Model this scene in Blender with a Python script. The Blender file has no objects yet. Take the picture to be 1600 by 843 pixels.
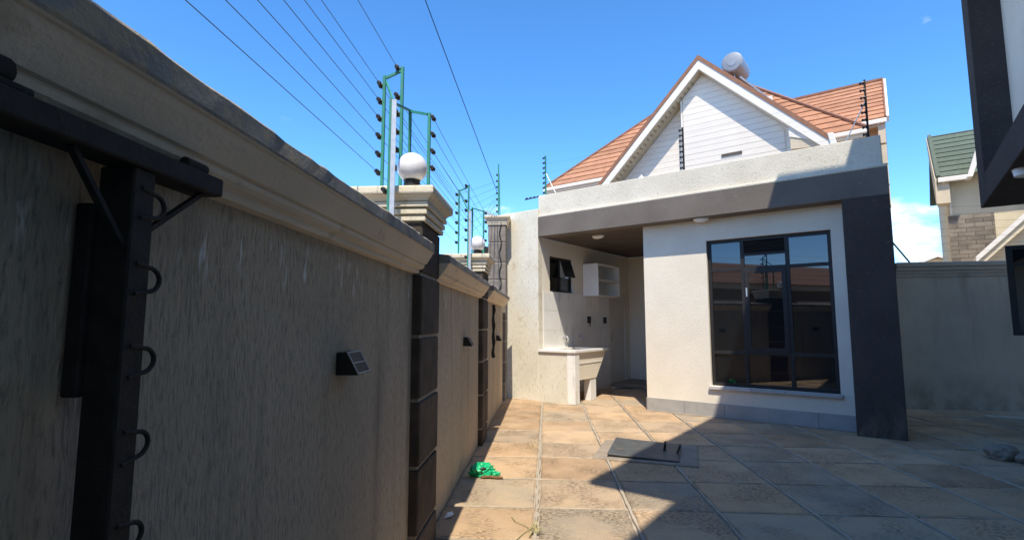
import bpy, bmesh, math, random
from mathutils import Vector, Matrix
random.seed(7)
R = math.radians
C = bpy.context.scene.collection
sc = bpy.context.scene

# ------------------------------------------------------------------ camera
F_PX, PITCH, YAW, EYE = 800.0, R(5.9), R(3.8), 1.4
cam_data = bpy.data.cameras.new('camera')
cam_data.sensor_fit = 'HORIZONTAL'
cam_data.sensor_width = 36.0
cam_data.lens = 36.0 * F_PX / 1600.0
cam_data.clip_start = 0.02
cam_data.clip_end = 6000
cam = bpy.data.objects.new('camera', cam_data)
C.objects.link(cam)
cam.location = (0, 0, EYE)
cam.rotation_euler = (R(90) + PITCH, 0, YAW)
sc.camera = cam

# ------------------------------------------------------------------ light
SUN_AZ, SUN_EL = R(1.0), R(60.0)          # direction the light travels (azimuth from +Y), height of the sun
sun_dir = Vector((math.sin(SUN_AZ) * math.cos(SUN_EL), math.cos(SUN_AZ) * math.cos(SUN_EL), -math.sin(SUN_EL)))
sun_data = bpy.data.lights.new('sun', 'SUN')
sun_data.energy = 2.04
sun_data.angle = R(0.53)
sun_data.color = (1.0, 0.925, 0.79)
sun = bpy.data.objects.new('sun', sun_data)
C.objects.link(sun)
sun.location = (0, -20, 40)
sun.rotation_euler = sun_dir.to_track_quat('-Z', 'Y').to_euler()

world = bpy.data.worlds.new('World')
sc.world = world
world.use_nodes = True
nt = world.node_tree
nt.nodes.clear()
def N(tree, kind, **kw):
    n = tree.nodes.new(kind)
    for k, v in kw.items():
        setattr(n, k, v)
    return n
sky = N(nt, 'ShaderNodeTexSky', sky_type='NISHITA', sun_disc=False)
sky.sun_elevation = SUN_EL
sky.sun_rotation = R(180) + SUN_AZ
sky.altitude = 1700
sky.air_density = 0.75
sky.dust_density = 0.5
sky.ozone_density = 3.0
sat = N(nt, 'ShaderNodeHueSaturation')
sat.inputs['Saturation'].default_value = 1.22
sat.inputs['Hue'].default_value = 0.498
sat.inputs['Value'].default_value = 1.0
nt.links.new(sky.outputs[0], sat.inputs['Color'])
# fair weather clouds: noise over the sky directions, flattened towards the horizon
tc = N(nt, 'ShaderNodeTexCoord')
mp = N(nt, 'ShaderNodeMapping')
mp.inputs['Scale'].default_value = (1, 1, 2.1)
mp.inputs['Location'].default_value = (5.3, 0.7, 2.4)
nt.links.new(tc.outputs['Generated'], mp.inputs['Vector'])
cn = N(nt, 'ShaderNodeTexNoise')
cn.inputs['Scale'].default_value = 5.0
cn.inputs['Detail'].default_value = 8
cn.inputs['Roughness'].default_value = 0.55
nt.links.new(mp.outputs[0], cn.inputs['Vector'])
sep = N(nt, 'ShaderNodeSeparateXYZ')
nt.links.new(tc.outputs['Generated'], sep.inputs[0])
low = N(nt, 'ShaderNodeMapRange')
low.inputs['From Min'].default_value = 0.02
low.inputs['From Max'].default_value = 0.42
low.inputs['To Min'].default_value = 0.045
low.inputs['To Max'].default_value = -0.09
nt.links.new(sep.outputs['Z'], low.inputs['Value'])
addn = N(nt, 'ShaderNodeMath', operation='ADD')
nt.links.new(cn.outputs['Fac'], addn.inputs[0])
nt.links.new(low.outputs[0], addn.inputs[1])
cr = N(nt, 'ShaderNodeMapRange', interpolation_type='SMOOTHSTEP')
cr.inputs['From Min'].default_value = 0.60
cr.inputs['From Max'].default_value = 0.74
nt.links.new(addn.outputs[0], cr.inputs['Value'])
cm = N(nt, 'ShaderNodeMix', data_type='RGBA')
cm.inputs[7].default_value = (3.6, 3.75, 4.0, 1)
nt.links.new(cr.outputs[0], cm.inputs[0])
nt.links.new(sat.outputs[0], cm.inputs[6])
bg = N(nt, 'ShaderNodeBackground')
bg.inputs['Strength'].default_value = 0.138
nt.links.new(cm.outputs[2], bg.inputs['Color'])
wo = N(nt, 'ShaderNodeOutputWorld')
nt.links.new(bg.outputs[0], wo.inputs['Surface'])

sc.view_settings.view_transform = 'Standard'
sc.view_settings.look = 'None'
sc.view_settings.exposure = 1.62
sc.view_settings.gamma = 1.0
sc.view_settings.use_curve_mapping = False
sc.cycles.max_bounces = 8
sc.cycles.diffuse_bounces = 5

# ------------------------------------------------------------------ frames of reference
# world: Y runs along the boundary wall, the outbuilding, the big house and the neighbours are turned by ANG
ANG = R(33.2)
U = Vector((math.cos(ANG), -math.sin(ANG), 0))
A = Vector((math.sin(ANG), math.cos(ANG), 0))
C0 = Vector((1.63, 8.605, 0))                       # left front corner of the outbuilding's room
def loc(u, a, z=0.0):
    return C0 + U * u + A * a + Vector((0, 0, z))

# ------------------------------------------------------------------ materials
def mat(name, c1, c2=None, sc_=3.0, rough=0.85, bump=0.0, bsc=60.0, bst=(1, 1, 1), spec=0.25, metal=0.0,
        c3=None, s3=(20, 20, 2), t3=(0.55, 0.7), z3=None, c4=None, rnd=0.0, fleck=None, obj_space=False, coat=0.0, ior=None, cst=(1, 1, 1)):
    m = bpy.data.materials.new(name)
    m.use_nodes = True
    t = m.node_tree
    b = t.nodes['Principled BSDF']
    b.inputs['Roughness'].default_value = rough
    b.inputs['Metallic'].default_value = metal
    b.inputs['Specular IOR Level'].default_value = spec
    if coat: b.inputs['Coat Weight'].default_value = coat
    if ior: b.inputs['IOR'].default_value = ior
    if obj_space:
        pos = N(t, 'ShaderNodeTexCoord').outputs['Object']
    else:
        pos = N(t, 'ShaderNodeNewGeometry').outputs['Position']
    def noise(scale, stretch=(1, 1, 1), detail=4, rg=0.55):
        mm = N(t, 'ShaderNodeMapping')
        mm.inputs['Scale'].default_value = stretch
        t.links.new(pos, mm.inputs['Vector'])
        n = N(t, 'ShaderNodeTexNoise')
        n.inputs['Scale'].default_value = scale
        n.inputs['Detail'].default_value = detail
        n.inputs['Roughness'].default_value = rg
        t.links.new(mm.outputs[0], n.inputs['Vector'])
        return n.outputs['Fac']
    def rng(sock, a, b_, lo=0.0, hi=1.0):
        r = N(t, 'ShaderNodeMapRange')
        r.inputs['From Min'].default_value = a
        r.inputs['From Max'].default_value = b_
        r.inputs['To Min'].default_value = lo
        r.inputs['To Max'].default_value = hi
        t.links.new(sock, r.inputs['Value'])
        return r.outputs[0]
    def mix(fac, ca, cb):
        x = N(t, 'ShaderNodeMix', data_type='RGBA')
        if hasattr(fac, 'links'): t.links.new(fac, x.inputs[0])
        else: x.inputs[0].default_value = fac
        for i, cc in ((6, ca), (7, cb)):
            if hasattr(cc, 'links'): t.links.new(cc, x.inputs[i])
            else: x.inputs[i].default_value = (*cc, 1)
        return x.outputs[2]
    def mul(a, b_):
        x = N(t, 'ShaderNodeMath', operation='MULTIPLY')
        t.links.new(a, x.inputs[0])
        if hasattr(b_, 'links'): t.links.new(b_, x.inputs[1])
        else: x.inputs[1].default_value = b_
        return x.outputs[0]
    col = c1
    if c2 is not None:
        col = mix(rng(noise(sc_, cst), 0.33, 0.67), c1, c2)
    if fleck is not None:                            # (colour, scale, stretch, lo, hi)
        fc, fs, fst, lo, hi = fleck
        col = mix(rng(noise(fs, fst, 3, 0.6), lo, hi), col, fc)
    layers = [(c3, s3, t3, z3)] if c3 is not None else []
    if c4 is not None: layers.append(c4)
    for c3, s3, t3, z3 in layers:                    # stains, streaks
        fac = rng(noise(1.0, s3, 4, 0.6), t3[0], t3[1])
        if z3 is not None:
            sp = N(t, 'ShaderNodeSeparateXYZ')
            t.links.new(pos, sp.inputs[0])
            up = rng(sp.outputs['Z'], z3[0], z3[1])
            dn = rng(sp.outputs['Z'], z3[2], z3[3], 1.0, 0.0)
            fac = mul(mul(fac, up), dn)
        col = mix(fac, col, c3)
    if rnd:
        oi = N(t, 'ShaderNodeObjectInfo')
        hs = N(t, 'ShaderNodeHueSaturation')
        t.links.new(rng(oi.outputs['Random'], 0, 1, 1 - rnd, 1 + rnd), hs.inputs['Value'])
        if hasattr(col, 'links'): t.links.new(col, hs.inputs['Color'])
        else: hs.inputs['Color'].default_value = (*col, 1)
        col = hs.outputs[0]
    if hasattr(col, 'links'): t.links.new(col, b.inputs['Base Color'])
    else: b.inputs['Base Color'].default_value = (*col, 1)
    if bump:
        bp = N(t, 'ShaderNodeBump')
        bp.inputs['Strength'].default_value = 1.0
        bp.inputs['Distance'].default_value = bump
        t.links.new(noise(bsc, bst, 5, 0.65), bp.inputs['Height'])
        t.links.new(bp.outputs[0], b.inputs['Normal'])
    return m

MT = {}
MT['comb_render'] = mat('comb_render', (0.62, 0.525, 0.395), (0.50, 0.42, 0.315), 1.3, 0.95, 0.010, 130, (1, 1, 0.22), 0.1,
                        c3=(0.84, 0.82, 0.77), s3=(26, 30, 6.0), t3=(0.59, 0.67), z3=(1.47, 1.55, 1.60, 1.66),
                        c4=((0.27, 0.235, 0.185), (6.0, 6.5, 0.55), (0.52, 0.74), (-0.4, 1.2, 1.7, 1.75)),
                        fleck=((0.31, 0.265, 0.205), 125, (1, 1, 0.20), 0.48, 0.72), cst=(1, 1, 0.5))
MT['coping'] = mat('coping', (0.80, 0.68, 0.52), (0.72, 0.61, 0.465), 2.2, 0.85, 0.004, 40, spec=0.15,
                   c3=(0.42, 0.33, 0.23), s3=(9, 5, 12), t3=(0.60, 0.80))
MT['coping_top'] = mat('coping_top', (0.36, 0.34, 0.31), (0.25, 0.235, 0.215), 9, 0.95, 0.004, 90,
                       c3=(0.42, 0.35, 0.25), s3=(14, 14, 14), t3=(0.50, 0.60))
MT['cap_cream'] = mat('cap_cream', (0.72, 0.65, 0.50), (0.64, 0.57, 0.44), 5, 0.8, 0.003, 60,
                      c3=(0.40, 0.36, 0.29), s3=(14, 14, 5), t3=(0.60, 0.74))
MT['dark_block'] = mat('dark_block', (0.115, 0.093, 0.076), (0.062, 0.052, 0.044), 5, 0.9, 0.014, 45, (1, 1, 0.45), 0.15, rnd=0.18)
MT['grey_block'] = mat('grey_block', (0.26, 0.225, 0.19), (0.17, 0.15, 0.13), 5, 0.9, 0.012, 45, (1, 1, 0.5), 0.15, rnd=0.15)
MT['mortar'] = mat('mortar', (0.46, 0.39, 0.30), (0.36, 0.305, 0.235), 12, 0.95, 0.005, 90)
MT['white_render'] = mat('white_render', (0.81, 0.735, 0.60), (0.745, 0.67, 0.545), 1.8, 0.92, 0.0055, 75, (1, 1, 0.5), 0.12,
                         fleck=((0.60, 0.54, 0.43), 70, (1, 1, 0.5), 0.60, 0.74))
MT['white_stained'] = mat('white_stained', (0.74, 0.70, 0.585), (0.67, 0.62, 0.50), 2.0, 0.92, 0.008, 60, (1, 1, 0.3), 0.12,
                          fleck=((0.52, 0.46, 0.35), 36, (1, 1, 0.28), 0.57, 0.72),
                          c3=(0.50, 0.41, 0.27), s3=(3.5, 3.5, 2.2), t3=(0.60, 0.82))
MT['parapet_white'] = mat('parapet_white', (0.74, 0.68, 0.56), (0.65, 0.59, 0.48), 2.4, 0.92, 0.008, 60, (1, 1, 0.7), 0.12,
                          fleck=((0.50, 0.46, 0.37), 40, (1, 1, 0.6), 0.58, 0.72))
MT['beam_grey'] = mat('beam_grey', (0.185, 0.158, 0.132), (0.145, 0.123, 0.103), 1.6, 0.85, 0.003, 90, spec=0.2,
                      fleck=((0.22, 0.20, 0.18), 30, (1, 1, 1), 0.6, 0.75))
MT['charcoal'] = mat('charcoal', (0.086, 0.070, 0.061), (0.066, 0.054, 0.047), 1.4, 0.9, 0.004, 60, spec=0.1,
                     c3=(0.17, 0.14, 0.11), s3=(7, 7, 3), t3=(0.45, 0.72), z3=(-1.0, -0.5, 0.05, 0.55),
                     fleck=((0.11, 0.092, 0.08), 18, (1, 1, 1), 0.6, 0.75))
MT['house_charcoal'] = mat('house_charcoal', (0.072, 0.060, 0.053), (0.056, 0.047, 0.042), 3, 0.85, 0.003, 90, spec=0.1,
                           fleck=((0.10, 0.092, 0.09), 45, (1, 1, 1), 0.58, 0.74))
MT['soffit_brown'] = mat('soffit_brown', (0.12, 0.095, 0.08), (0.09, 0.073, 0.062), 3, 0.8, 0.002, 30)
MT['inner_cream'] = mat('inner_cream', (0.83, 0.76, 0.63), (0.79, 0.72, 0.60), 2.2, 0.85, 0.002, 60)
MT['wall_tile'] = mat('wall_tile', (0.86, 0.84, 0.79), (0.81, 0.79, 0.745), 4, 0.35, 0.0015, 25, spec=0.45, rnd=0.03,
                      c3=(0.62, 0.60, 0.56), s3=(7, 7, 2), t3=(0.58, 0.72))
MT['grout'] = mat('grout', (0.55, 0.54, 0.51), None, rough=0.95)
MT['plinth_tile'] = mat('plinth_tile', (0.42, 0.40, 0.37), (0.35, 0.335, 0.31), 6, 0.45, 0.001, 40, spec=0.4, rnd=0.05)
MT['black_frame'] = mat('black_frame', (0.024, 0.022, 0.021), (0.032, 0.029, 0.027), 20, 0.45, spec=0.25)
MT['black_steel'] = mat('black_steel', (0.026, 0.023, 0.021), (0.042, 0.036, 0.031), 24, 0.7, 0.002, 130, spec=0.2,
                        c3=(0.11, 0.065, 0.04), s3=(40, 40, 30), t3=(0.66, 0.76))
MT['glass'] = mat('dark_glass', (0.006, 0.008, 0.010), None, rough=0.015, spec=0.5, ior=1.85)
MT['pale_sill'] = mat('pale_sill', (0.52, 0.49, 0.45), (0.42, 0.40, 0.37), 8, 0.75, 0.003, 60, rnd=0.12)
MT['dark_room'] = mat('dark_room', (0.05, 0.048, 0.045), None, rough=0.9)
MT['white_paint'] = mat('white_paint', (0.82, 0.805, 0.77), (0.77, 0.755, 0.72), 3, 0.5, 0.0006, 80)
MT['door_paint'] = mat('door_paint', (0.74, 0.69, 0.60), (0.68, 0.63, 0.55), 4, 0.5, 0.001, 40)
MT['siding'] = mat('siding', (0.78, 0.70, 0.595), (0.74, 0.66, 0.56), 2, 0.6, 0.001, 30, rnd=0.02)
MT['trim_white'] = mat('trim_white', (0.79, 0.725, 0.63), (0.74, 0.68, 0.585), 2, 0.6, 0.001, 30)
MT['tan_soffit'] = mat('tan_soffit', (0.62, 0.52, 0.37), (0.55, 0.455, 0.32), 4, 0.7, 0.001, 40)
MT['soffit_hole'] = mat('soffit_hole', (0.12, 0.10, 0.075), None, rough=0.9)
MT['orange_tile'] = mat('orange_tile', (0.46, 0.225, 0.125), (0.35, 0.165, 0.09), 4, 0.8, 0.006, 60, spec=0.2, rnd=0.12,
                        fleck=((0.50, 0.29, 0.19), 40, (1, 1, 1), 0.55, 0.72))
MT['brown_verge'] = mat('brown_verge', (0.30, 0.145, 0.085), (0.24, 0.115, 0.07), 8, 0.75, 0.003, 60)
MT['green_tile'] = mat('green_tile', (0.115, 0.14, 0.105), (0.09, 0.112, 0.083), 9, 0.85, 0.006, 60, spec=0.2, rnd=0.06,
                       fleck=((0.17, 0.20, 0.15), 60, (1, 1, 1), 0.55, 0.72))
MT['cream_render'] = mat('cream_render', (0.68, 0.58, 0.40), (0.62, 0.52, 0.355), 3, 0.9, 0.004, 40)
MT['cladding'] = mat('cladding', (0.25, 0.21, 0.165), (0.18, 0.15, 0.12), 4, 0.9, 0.01, 40, rnd=0.22)
MT['green_paint'] = mat('green_paint', (0.025, 0.21, 0.155), (0.035, 0.26, 0.19), 14, 0.55, 0.001, 90, spec=0.4,
                        c3=(0.20, 0.10, 0.05), s3=(26, 26, 9), t3=(0.62, 0.72))
MT['galvanised'] = mat('galvanised', (0.62, 0.63, 0.62), (0.52, 0.53, 0.53), 24, 0.42, 0.001, 60, metal=0.55, spec=0.5)
MT['wire'] = mat('wire', (0.10, 0.11, 0.12), None, rough=0.5, metal=0.6)
MT['cable'] = mat('cable', (0.025, 0.026, 0.028), None, rough=0.6)
MT['insulator'] = mat('insulator', (0.018, 0.017, 0.017), None, rough=0.4, spec=0.5)
MT['globe'] = mat('globe', (0.86, 0.84, 0.86), (0.80, 0.78, 0.81), 9, 0.22, spec=0.5, coat=0.3)
MT['black_plastic'] = mat('black_plastic', (0.018, 0.018, 0.018), None, rough=0.5, spec=0.4)
MT['cell'] = mat('solar_cell', (0.018, 0.017, 0.022), (0.026, 0.022, 0.03), 30, 0.45, spec=0.15)
MT['cell_frame'] = mat('cell_frame', (0.42, 0.42, 0.42), None, rough=0.5)
MT['steel_plate'] = mat('steel_plate', (0.115, 0.12, 0.118), (0.085, 0.088, 0.088), 6, 0.6, 0.001, 60, metal=0.25,
                        c3=(0.17, 0.14, 0.11), s3=(10, 10, 10), t3=(0.58, 0.72))
MT['concrete'] = mat('concrete', (0.34, 0.28, 0.215), (0.26, 0.215, 0.165), 5, 0.95, 0.006, 70)
MT['green_plastic'] = mat('green_plastic', (0.006, 0.36, 0.14), (0.01, 0.46, 0.20), 22, 0.32, 0.004, 40, spec=0.5)
MT['twig'] = mat('twig', (0.22, 0.12, 0.06), (0.15, 0.08, 0.04), 30, 0.9, 0.002, 120)
MT['stone'] = mat('stone', (0.34, 0.28, 0.22), (0.21, 0.175, 0.14), 12, 0.95, 0.01, 50)
MT['sun_pale'] = mat('sun_pale', (0.62, 0.56, 0.46), (0.52, 0.46, 0.37), 14, 0.8, 0.002, 60, (1, 6, 6))  # pale tone standing in for sunlit ground
MT['dry_grass'] = mat('dry_grass', (0.46, 0.40, 0.20), (0.36, 0.32, 0.15), 30, 0.8)
MT['earth'] = mat('earth', (0.42, 0.31, 0.21), (0.33, 0.245, 0.165), 0.4, 1.0, 0.03, 6)
MT['tank_steel'] = mat('tank_steel', (0.36, 0.36, 0.36), (0.31, 0.31, 0.315), 6, 0.38, metal=0.3, spec=0.5)
MT['tank_end'] = mat('tank_end', (0.30, 0.31, 0.325), (0.26, 0.27, 0.285), 6, 0.45, metal=0.2, spec=0.5)

def slab_material():
    m = bpy.data.materials.new('stone_slab')
    m.use_nodes = True
    t = m.node_tree
    b = t.nodes['Principled BSDF']
    L = t.links.new
    geo = N(t, 'ShaderNodeNewGeometry').outputs['Position']
    oi = N(t, 'ShaderNodeObjectInfo').outputs['Random']
    def math_(op, a, bb):
        x = N(t, 'ShaderNodeMath', operation=op)
        for i, s in enumerate((a, bb)):
            if hasattr(s, 'links'): L(s, x.inputs[i])
            else: x.inputs[i].default_value = s
        return x.outputs[0]
    def noise(scale, st=(1, 1, 1), det=4, w=False, rg=0.6):
        mm = N(t, 'ShaderNodeMapping')
        mm.inputs['Scale'].default_value = st
        L(geo, mm.inputs['Vector'])
        n = N(t, 'ShaderNodeTexNoise')
        if w:
            n.noise_dimensions = '4D'
            L(math_('MULTIPLY', oi, 37.0), n.inputs['W'])
        n.inputs['Scale'].default_value = scale
        n.inputs['Detail'].default_value = det
        n.inputs['Roughness'].default_value = rg
        L(mm.outputs[0], n.inputs['Vector'])
        return n.outputs['Fac']
    def rng(s, a, bb, lo=0., hi=1.):
        r = N(t, 'ShaderNodeMapRange')
        for k, v in (('From Min', a), ('From Max', bb), ('To Min', lo), ('To Max', hi)):
            r.inputs[k].default_value = v
        L(s, r.inputs['Value'])
        return r.outputs[0]
    def mix(f, ca, cb):
        x = N(t, 'ShaderNodeMix', data_type='RGBA')
        L(f, x.inputs[0])
        for i, cc in ((6, ca), (7, cb)):
            if hasattr(cc, 'links'): L(cc, x.inputs[i])
            else: x.inputs[i].default_value = (*cc, 1)
        return x.outputs[2]
    ramp = N(t, 'ShaderNodeValToRGB')
    e = ramp.color_ramp.elements
    e[0].position, e[0].color = 0.0, (0.51, 0.325, 0.18, 1)
    e[1].position, e[1].color = 1.0, (0.41, 0.33, 0.23, 1)
    for p_, c_ in ((0.25, (0.57, 0.385, 0.225, 1)), (0.45, (0.35, 0.225, 0.13, 1)), (0.62, (0.58, 0.405, 0.25, 1)), (0.8, (0.31, 0.25, 0.185, 1))):
        x = e.new(p_); x.color = c_
    L(oi, ramp.inputs[0])
    col = ramp.outputs[0]
    col = mix(rng(noise(3.2, w=True), 0.42, 0.80), col, (0.55, 0.385, 0.23))
    col = mix(rng(noise(2.1, w=True), 0.52, 0.75, 0, 0.7), col, (0.32, 0.235, 0.165))
    peckmask = rng(noise(1.9, w=True, det=4), 0.45, 0.60)
    peck = rng(noise(42, (0.7, 1.4, 1), 3, False, 0.6), 0.51, 0.59)
    col = mix(math_('MULTIPLY', math_('MULTIPLY', peck, peckmask), 0.6), col, (0.22, 0.145, 0.080))
    col = mix(rng(noise(70, det=3), 0.45, 0.75, 0, 0.35), col, (0.55, 0.45, 0.33))
    L(col, b.inputs['Base Color'])
    b.inputs['Roughness'].default_value = 0.82
    b.inputs['Specular IOR Level'].default_value = 0.25
    hgt = math_('SUBTRACT', noise(60, det=5), math_('MULTIPLY', math_('MULTIPLY', peck, peckmask), 0.8))
    bp = N(t, 'ShaderNodeBump')
    bp.inputs['Distance'].default_value = 0.012
    L(hgt, bp.inputs['Height'])
    L(bp.outputs[0], b.inputs['Normal'])
    return m
MT['slab'] = slab_material()

# ------------------------------------------------------------------ mesh helpers
class MB:
    def __init__(self):
        self.v, self.f = [], []
    def add(self, vs, fs):
        o = len(self.v)
        self.v += [tuple(p) for p in vs]
        self.f += [tuple(i + o for i in f) for f in fs]
        return self
    def box(self, x0, x1, y0, y1, z0, z1, m=None):
        p = [Vector((x, y, z)) for z in (z0, z1) for y in (y0, y1) for x in (x0, x1)]
        if m is not None: p = [m @ q for q in p]
        return self.add(p, [(0, 2, 3, 1), (4, 5, 7, 6), (0, 1, 5, 4), (2, 6, 7, 3), (0, 4, 6, 2), (1, 3, 7, 5)])
    def prism(self, pts, vec):                        # polygon swept along a vector
        n = len(pts)
        vec = Vector(vec)
        a = [Vector(p) for p in pts]
        return self.add(a + [p + vec for p in a],
                        [tuple(range(n))[::-1], tuple(range(n, 2 * n))] + [(i, (i + 1) % n, n + (i + 1) % n, n + i) for i in range(n)])
    def tube(self, pts, r, n=8):
        pts = [Vector(p) for p in pts]
        vs, fs = [], []
        ref = None
        for i, p in enumerate(pts):
            d = (pts[min(i + 1, len(pts) - 1)] - pts[max(i - 1, 0)]).normalized()
            if ref is None:
                ref = d.orthogonal().normalized()
            ref = (ref - d * ref.dot(d)).normalized()
            b = d.cross(ref)
            rr = r[i] if isinstance(r, (list, tuple)) else r
            for k in range(n):
                an = 2 * math.pi * k / n
                vs.append(p + (ref * math.cos(an) + b * math.sin(an)) * rr)
        for i in range(len(pts) - 1):
            for k in range(n):
                fs.append((i * n + k, i * n + (k + 1) % n, (i + 1) * n + (k + 1) % n, (i + 1) * n + k))
        fs.append(tuple(range(n))[::-1])
        fs.append(tuple(range((len(pts) - 1) * n, len(pts) * n)))
        return self.add(vs, fs)
    def bar(self, p0, p1, w, h, up=(0, 0, 1)):         # rectangular bar between two points
        p0, p1 = Vector(p0), Vector(p1)
        d = (p1 - p0).normalized()
        up = Vector(up)
        if abs(d.dot(up)) > 0.95: up = Vector((0, 1, 0))
        s = d.cross(up).normalized()
        t = s.cross(d).normalized()
        q = [p + s * (w / 2 * i) + t * (h / 2 * j) for p in (p0, p1) for i, j in ((-1, -1), (1, -1), (1, 1), (-1, 1))]
        return self.add(q, [(0, 3, 2, 1), (4, 5, 6, 7), (0, 1, 5, 4), (1, 2, 6, 5), (2, 3, 7, 6), (3, 0, 4, 7)])
    def lathe(self, prof, c=(0, 0, 0), n=20, axis='Z'):
        vs, fs = [], []
        for r, z in prof:
            for k in range(n):
                an = 2 * math.pi * k / n
                x, y = r * math.cos(an), r * math.sin(an)
                p = (x, y, z) if axis == 'Z' else ((z, x, y) if axis == 'X' else (x, z, y))
                vs.append(Vector(c) + Vector(p))
        for i in range(len(prof) - 1):
            for k in range(n):
                fs.append((i * n + k, i * n + (k + 1) % n, (i + 1) * n + (k + 1) % n, (i + 1) * n + k))
        fs.append(tuple(range(n))[::-1])
        fs.append(tuple(range((len(prof) - 1) * n, len(prof) * n)))
        return self.add(vs, fs)
    def mesh(self, name, smooth=False, bevel=0.0, seg=2):
        me = bpy.data.meshes.new(name)
        me.from_pydata(self.v, [], self.f)
        bm = bmesh.new()
        bm.from_mesh(me)
        bmesh.ops.recalc_face_normals(bm, faces=bm.faces)
        if bevel:
            ed = [e for e in bm.edges if len(e.link_faces) == 2 and e.calc_face_angle(0) > 0.5]
            bmesh.ops.bevel(bm, geom=ed, offset=bevel, segments=seg, affect='EDGES', profile=0.6, clamp_overlap=True)
        if smooth:
            for f in bm.faces: f.smooth = True
        bm.to_mesh(me)
        bm.free()
        if smooth:
            try: me.set_sharp_from_angle(angle=R(40))
            except Exception: pass
        return me
    def build(self, name, m, parent=None, smooth=False, bevel=0.0, seg=2):
        me = self.mesh(name, smooth, bevel, seg)
        return put(name, me, m, parent)

def put(name, me, m, parent=None):
    o = bpy.data.objects.new(name, me)
    C.objects.link(o)
    if m is not None and len(me.materials) == 0:
        me.materials.append(MT[m] if isinstance(m, str) else m)
    if parent is not None: o.parent = parent
    return o
def tag(o, label, cat=None, group=None, kind=None):
    o['label'] = label
    if cat: o['category'] = cat
    if group: o['group'] = group
    if kind: o['kind'] = kind
    return o
def thing(name, label, cat, p=(0, 0, 0), rz=0.0, group=None):
    o = bpy.data.objects.new(name, None)
    o.empty_display_size = 0.1
    C.objects.link(o)
    o.location = p
    o.rotation_euler = (0, 0, rz)
    return tag(o, label, cat, group)
def structure(name, mb, m, label=None):
    o = mb.build(name, m)
    o['kind'] = 'structure'
    if label: o['label'] = label
    return o

# ------------------------------------------------------------------ ground and paving
structure('ground', MB().add([(-2500, -2500, -0.09), (2500, -2500, -0.09), (2500, 2500, -0.09), (-2500, 2500, -0.09)], [(0, 1, 2, 3)]), 'earth')
WALL_X = -0.79
PX = [WALL_X - 0.02, -0.08, 0.62, 1.27, 1.97, 2.66, 3.36, 4.06, 4.76, 5.46, 6.16, 6.86, 7.56, 8.26]
PY = [-1.42, -0.72, -0.02, 0.68, 1.38, 2.08, 2.79, 3.49, 4.08, 4.80, 5.55, 6.20, 6.89, 7.60, 8.33, 9.02, 9.72, 10.42, 11.12]
pav = MB().box(WALL_X - 0.3, 8.6, -6.5, 11.4, -0.085, -0.016)
pavement = structure('pavement', pav, 'mortar')
def slab_mesh(w, d, seed):
    rs = random.Random(seed)
    n = 6
    ring = []
    def jit(): return rs.uniform(0.0, 0.009)
    for i in range(n): ring.append((i / n * w + rs.uniform(-.02, .02) * (i > 0), jit()))
    for i in range(n): ring.append((w - jit(), i / n * d + rs.uniform(-.02, .02) * (i > 0)))
    for i in range(n): ring.append((w - i / n * w + rs.uniform(-.02, .02) * (i > 0), d - jit()))
    for i in range(n): ring.append((jit(), d - i / n * d + rs.uniform(-.02, .02) * (i > 0)))
    c = Vector((w / 2, d / 2, 0))
    lo, mid, top = [], [], []
    tx, ty = rs.uniform(-.004, .004), rs.uniform(-.004, .004)
    for x, y in ring:
        p = Vector((x, y, 0))
        q = c + (p - c) * (1 - 0.011 / (w / 2))
        zz = tx * (x / w - .5) + ty * (y / d - .5)
        lo.append((x, y, -0.03)); mid.append((x, y, -0.009 + zz)); top.append((q.x, q.y, zz))
    k = len(ring)
    fs = [(i, (i + 1) % k, k + (i + 1) % k, k + i) for i in range(k)] + [(k + i, k + (i + 1) % k, 2 * k + (i + 1) % k, 2 * k + i) for i in range(k)]
    fs.append(tuple(range(2 * k, 3 * k)))
    return MB().add(lo + mid + top, fs).mesh('slab')
def in_building(x, y):
    p = Vector((x, y, 0)) - C0
    u, a = p.dot(U), p.dot(A)
    return (u > 0.1 and u < 3.3 and a > 0.12) or (u < -2.2 and a > 0.3) or a > 3.8
GAP = 0.022
mesh_cache = {}
for i in range(len(PX) - 1):
    for j in range(len(PY) - 1):
        x0, x1, y0, y1 = PX[i], PX[i + 1], PY[j], PY[j + 1]
        if all(in_building(x, y) for x in (x0, x1) for y in (y0, y1)): continue
        gx, gy = 0.034, GAP
        w, d = x1 - x0 - gx, y1 - y0 - gy
        key = (round(w, 2), round(d, 2), (i * 5 + j * 3) % 3)
        if key not in mesh_cache: mesh_cache[key] = slab_mesh(w, d, hash(key) % 1000 + 3)
        o = put('slab', mesh_cache[key], 'slab', pavement)
        off = random.uniform(-.012, .012)
        o.location = (x0 + gx / 2 + random.uniform(-.004, .004), y0 + gy / 2 + off * 0.4, random.uniform(-.003, .003))
        o.rotation_euler = (0, 0, random.uniform(-.006, .006))
# proud, crumbly mortar along the long joints
for x in PX[1:-1]:
    rs = random.Random(int(x * 100) + 5)
    L_, R_ = [], []
    y = -1.4
    while y < 10.8:
        L_.append((x - 0.0125 + rs.uniform(-.006, .006), y)); R_.append((x + 0.0125 + rs.uniform(-.006, .006), y))
        y += rs.uniform(.06, .14)
    b = MB()
    n = len(L_)
    vs = [(p[0], p[1], -0.02) for p in L_] + [(p[0] + .004, p[1], rs.uniform(.001, .006)) for p in L_] + \
         [(p[0] - .004, p[1], rs.uniform(.001, .006)) for p in R_] + [(p[0], p[1], -0.02) for p in R_]
    fs = [(k * n + i, k * n + i + 1, (k + 1) * n + i + 1, (k + 1) * n + i) for k in range(3) for i in range(n - 1)]
    b.add(vs, fs).build('mortar_joint', 'mortar', pavement)

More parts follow.
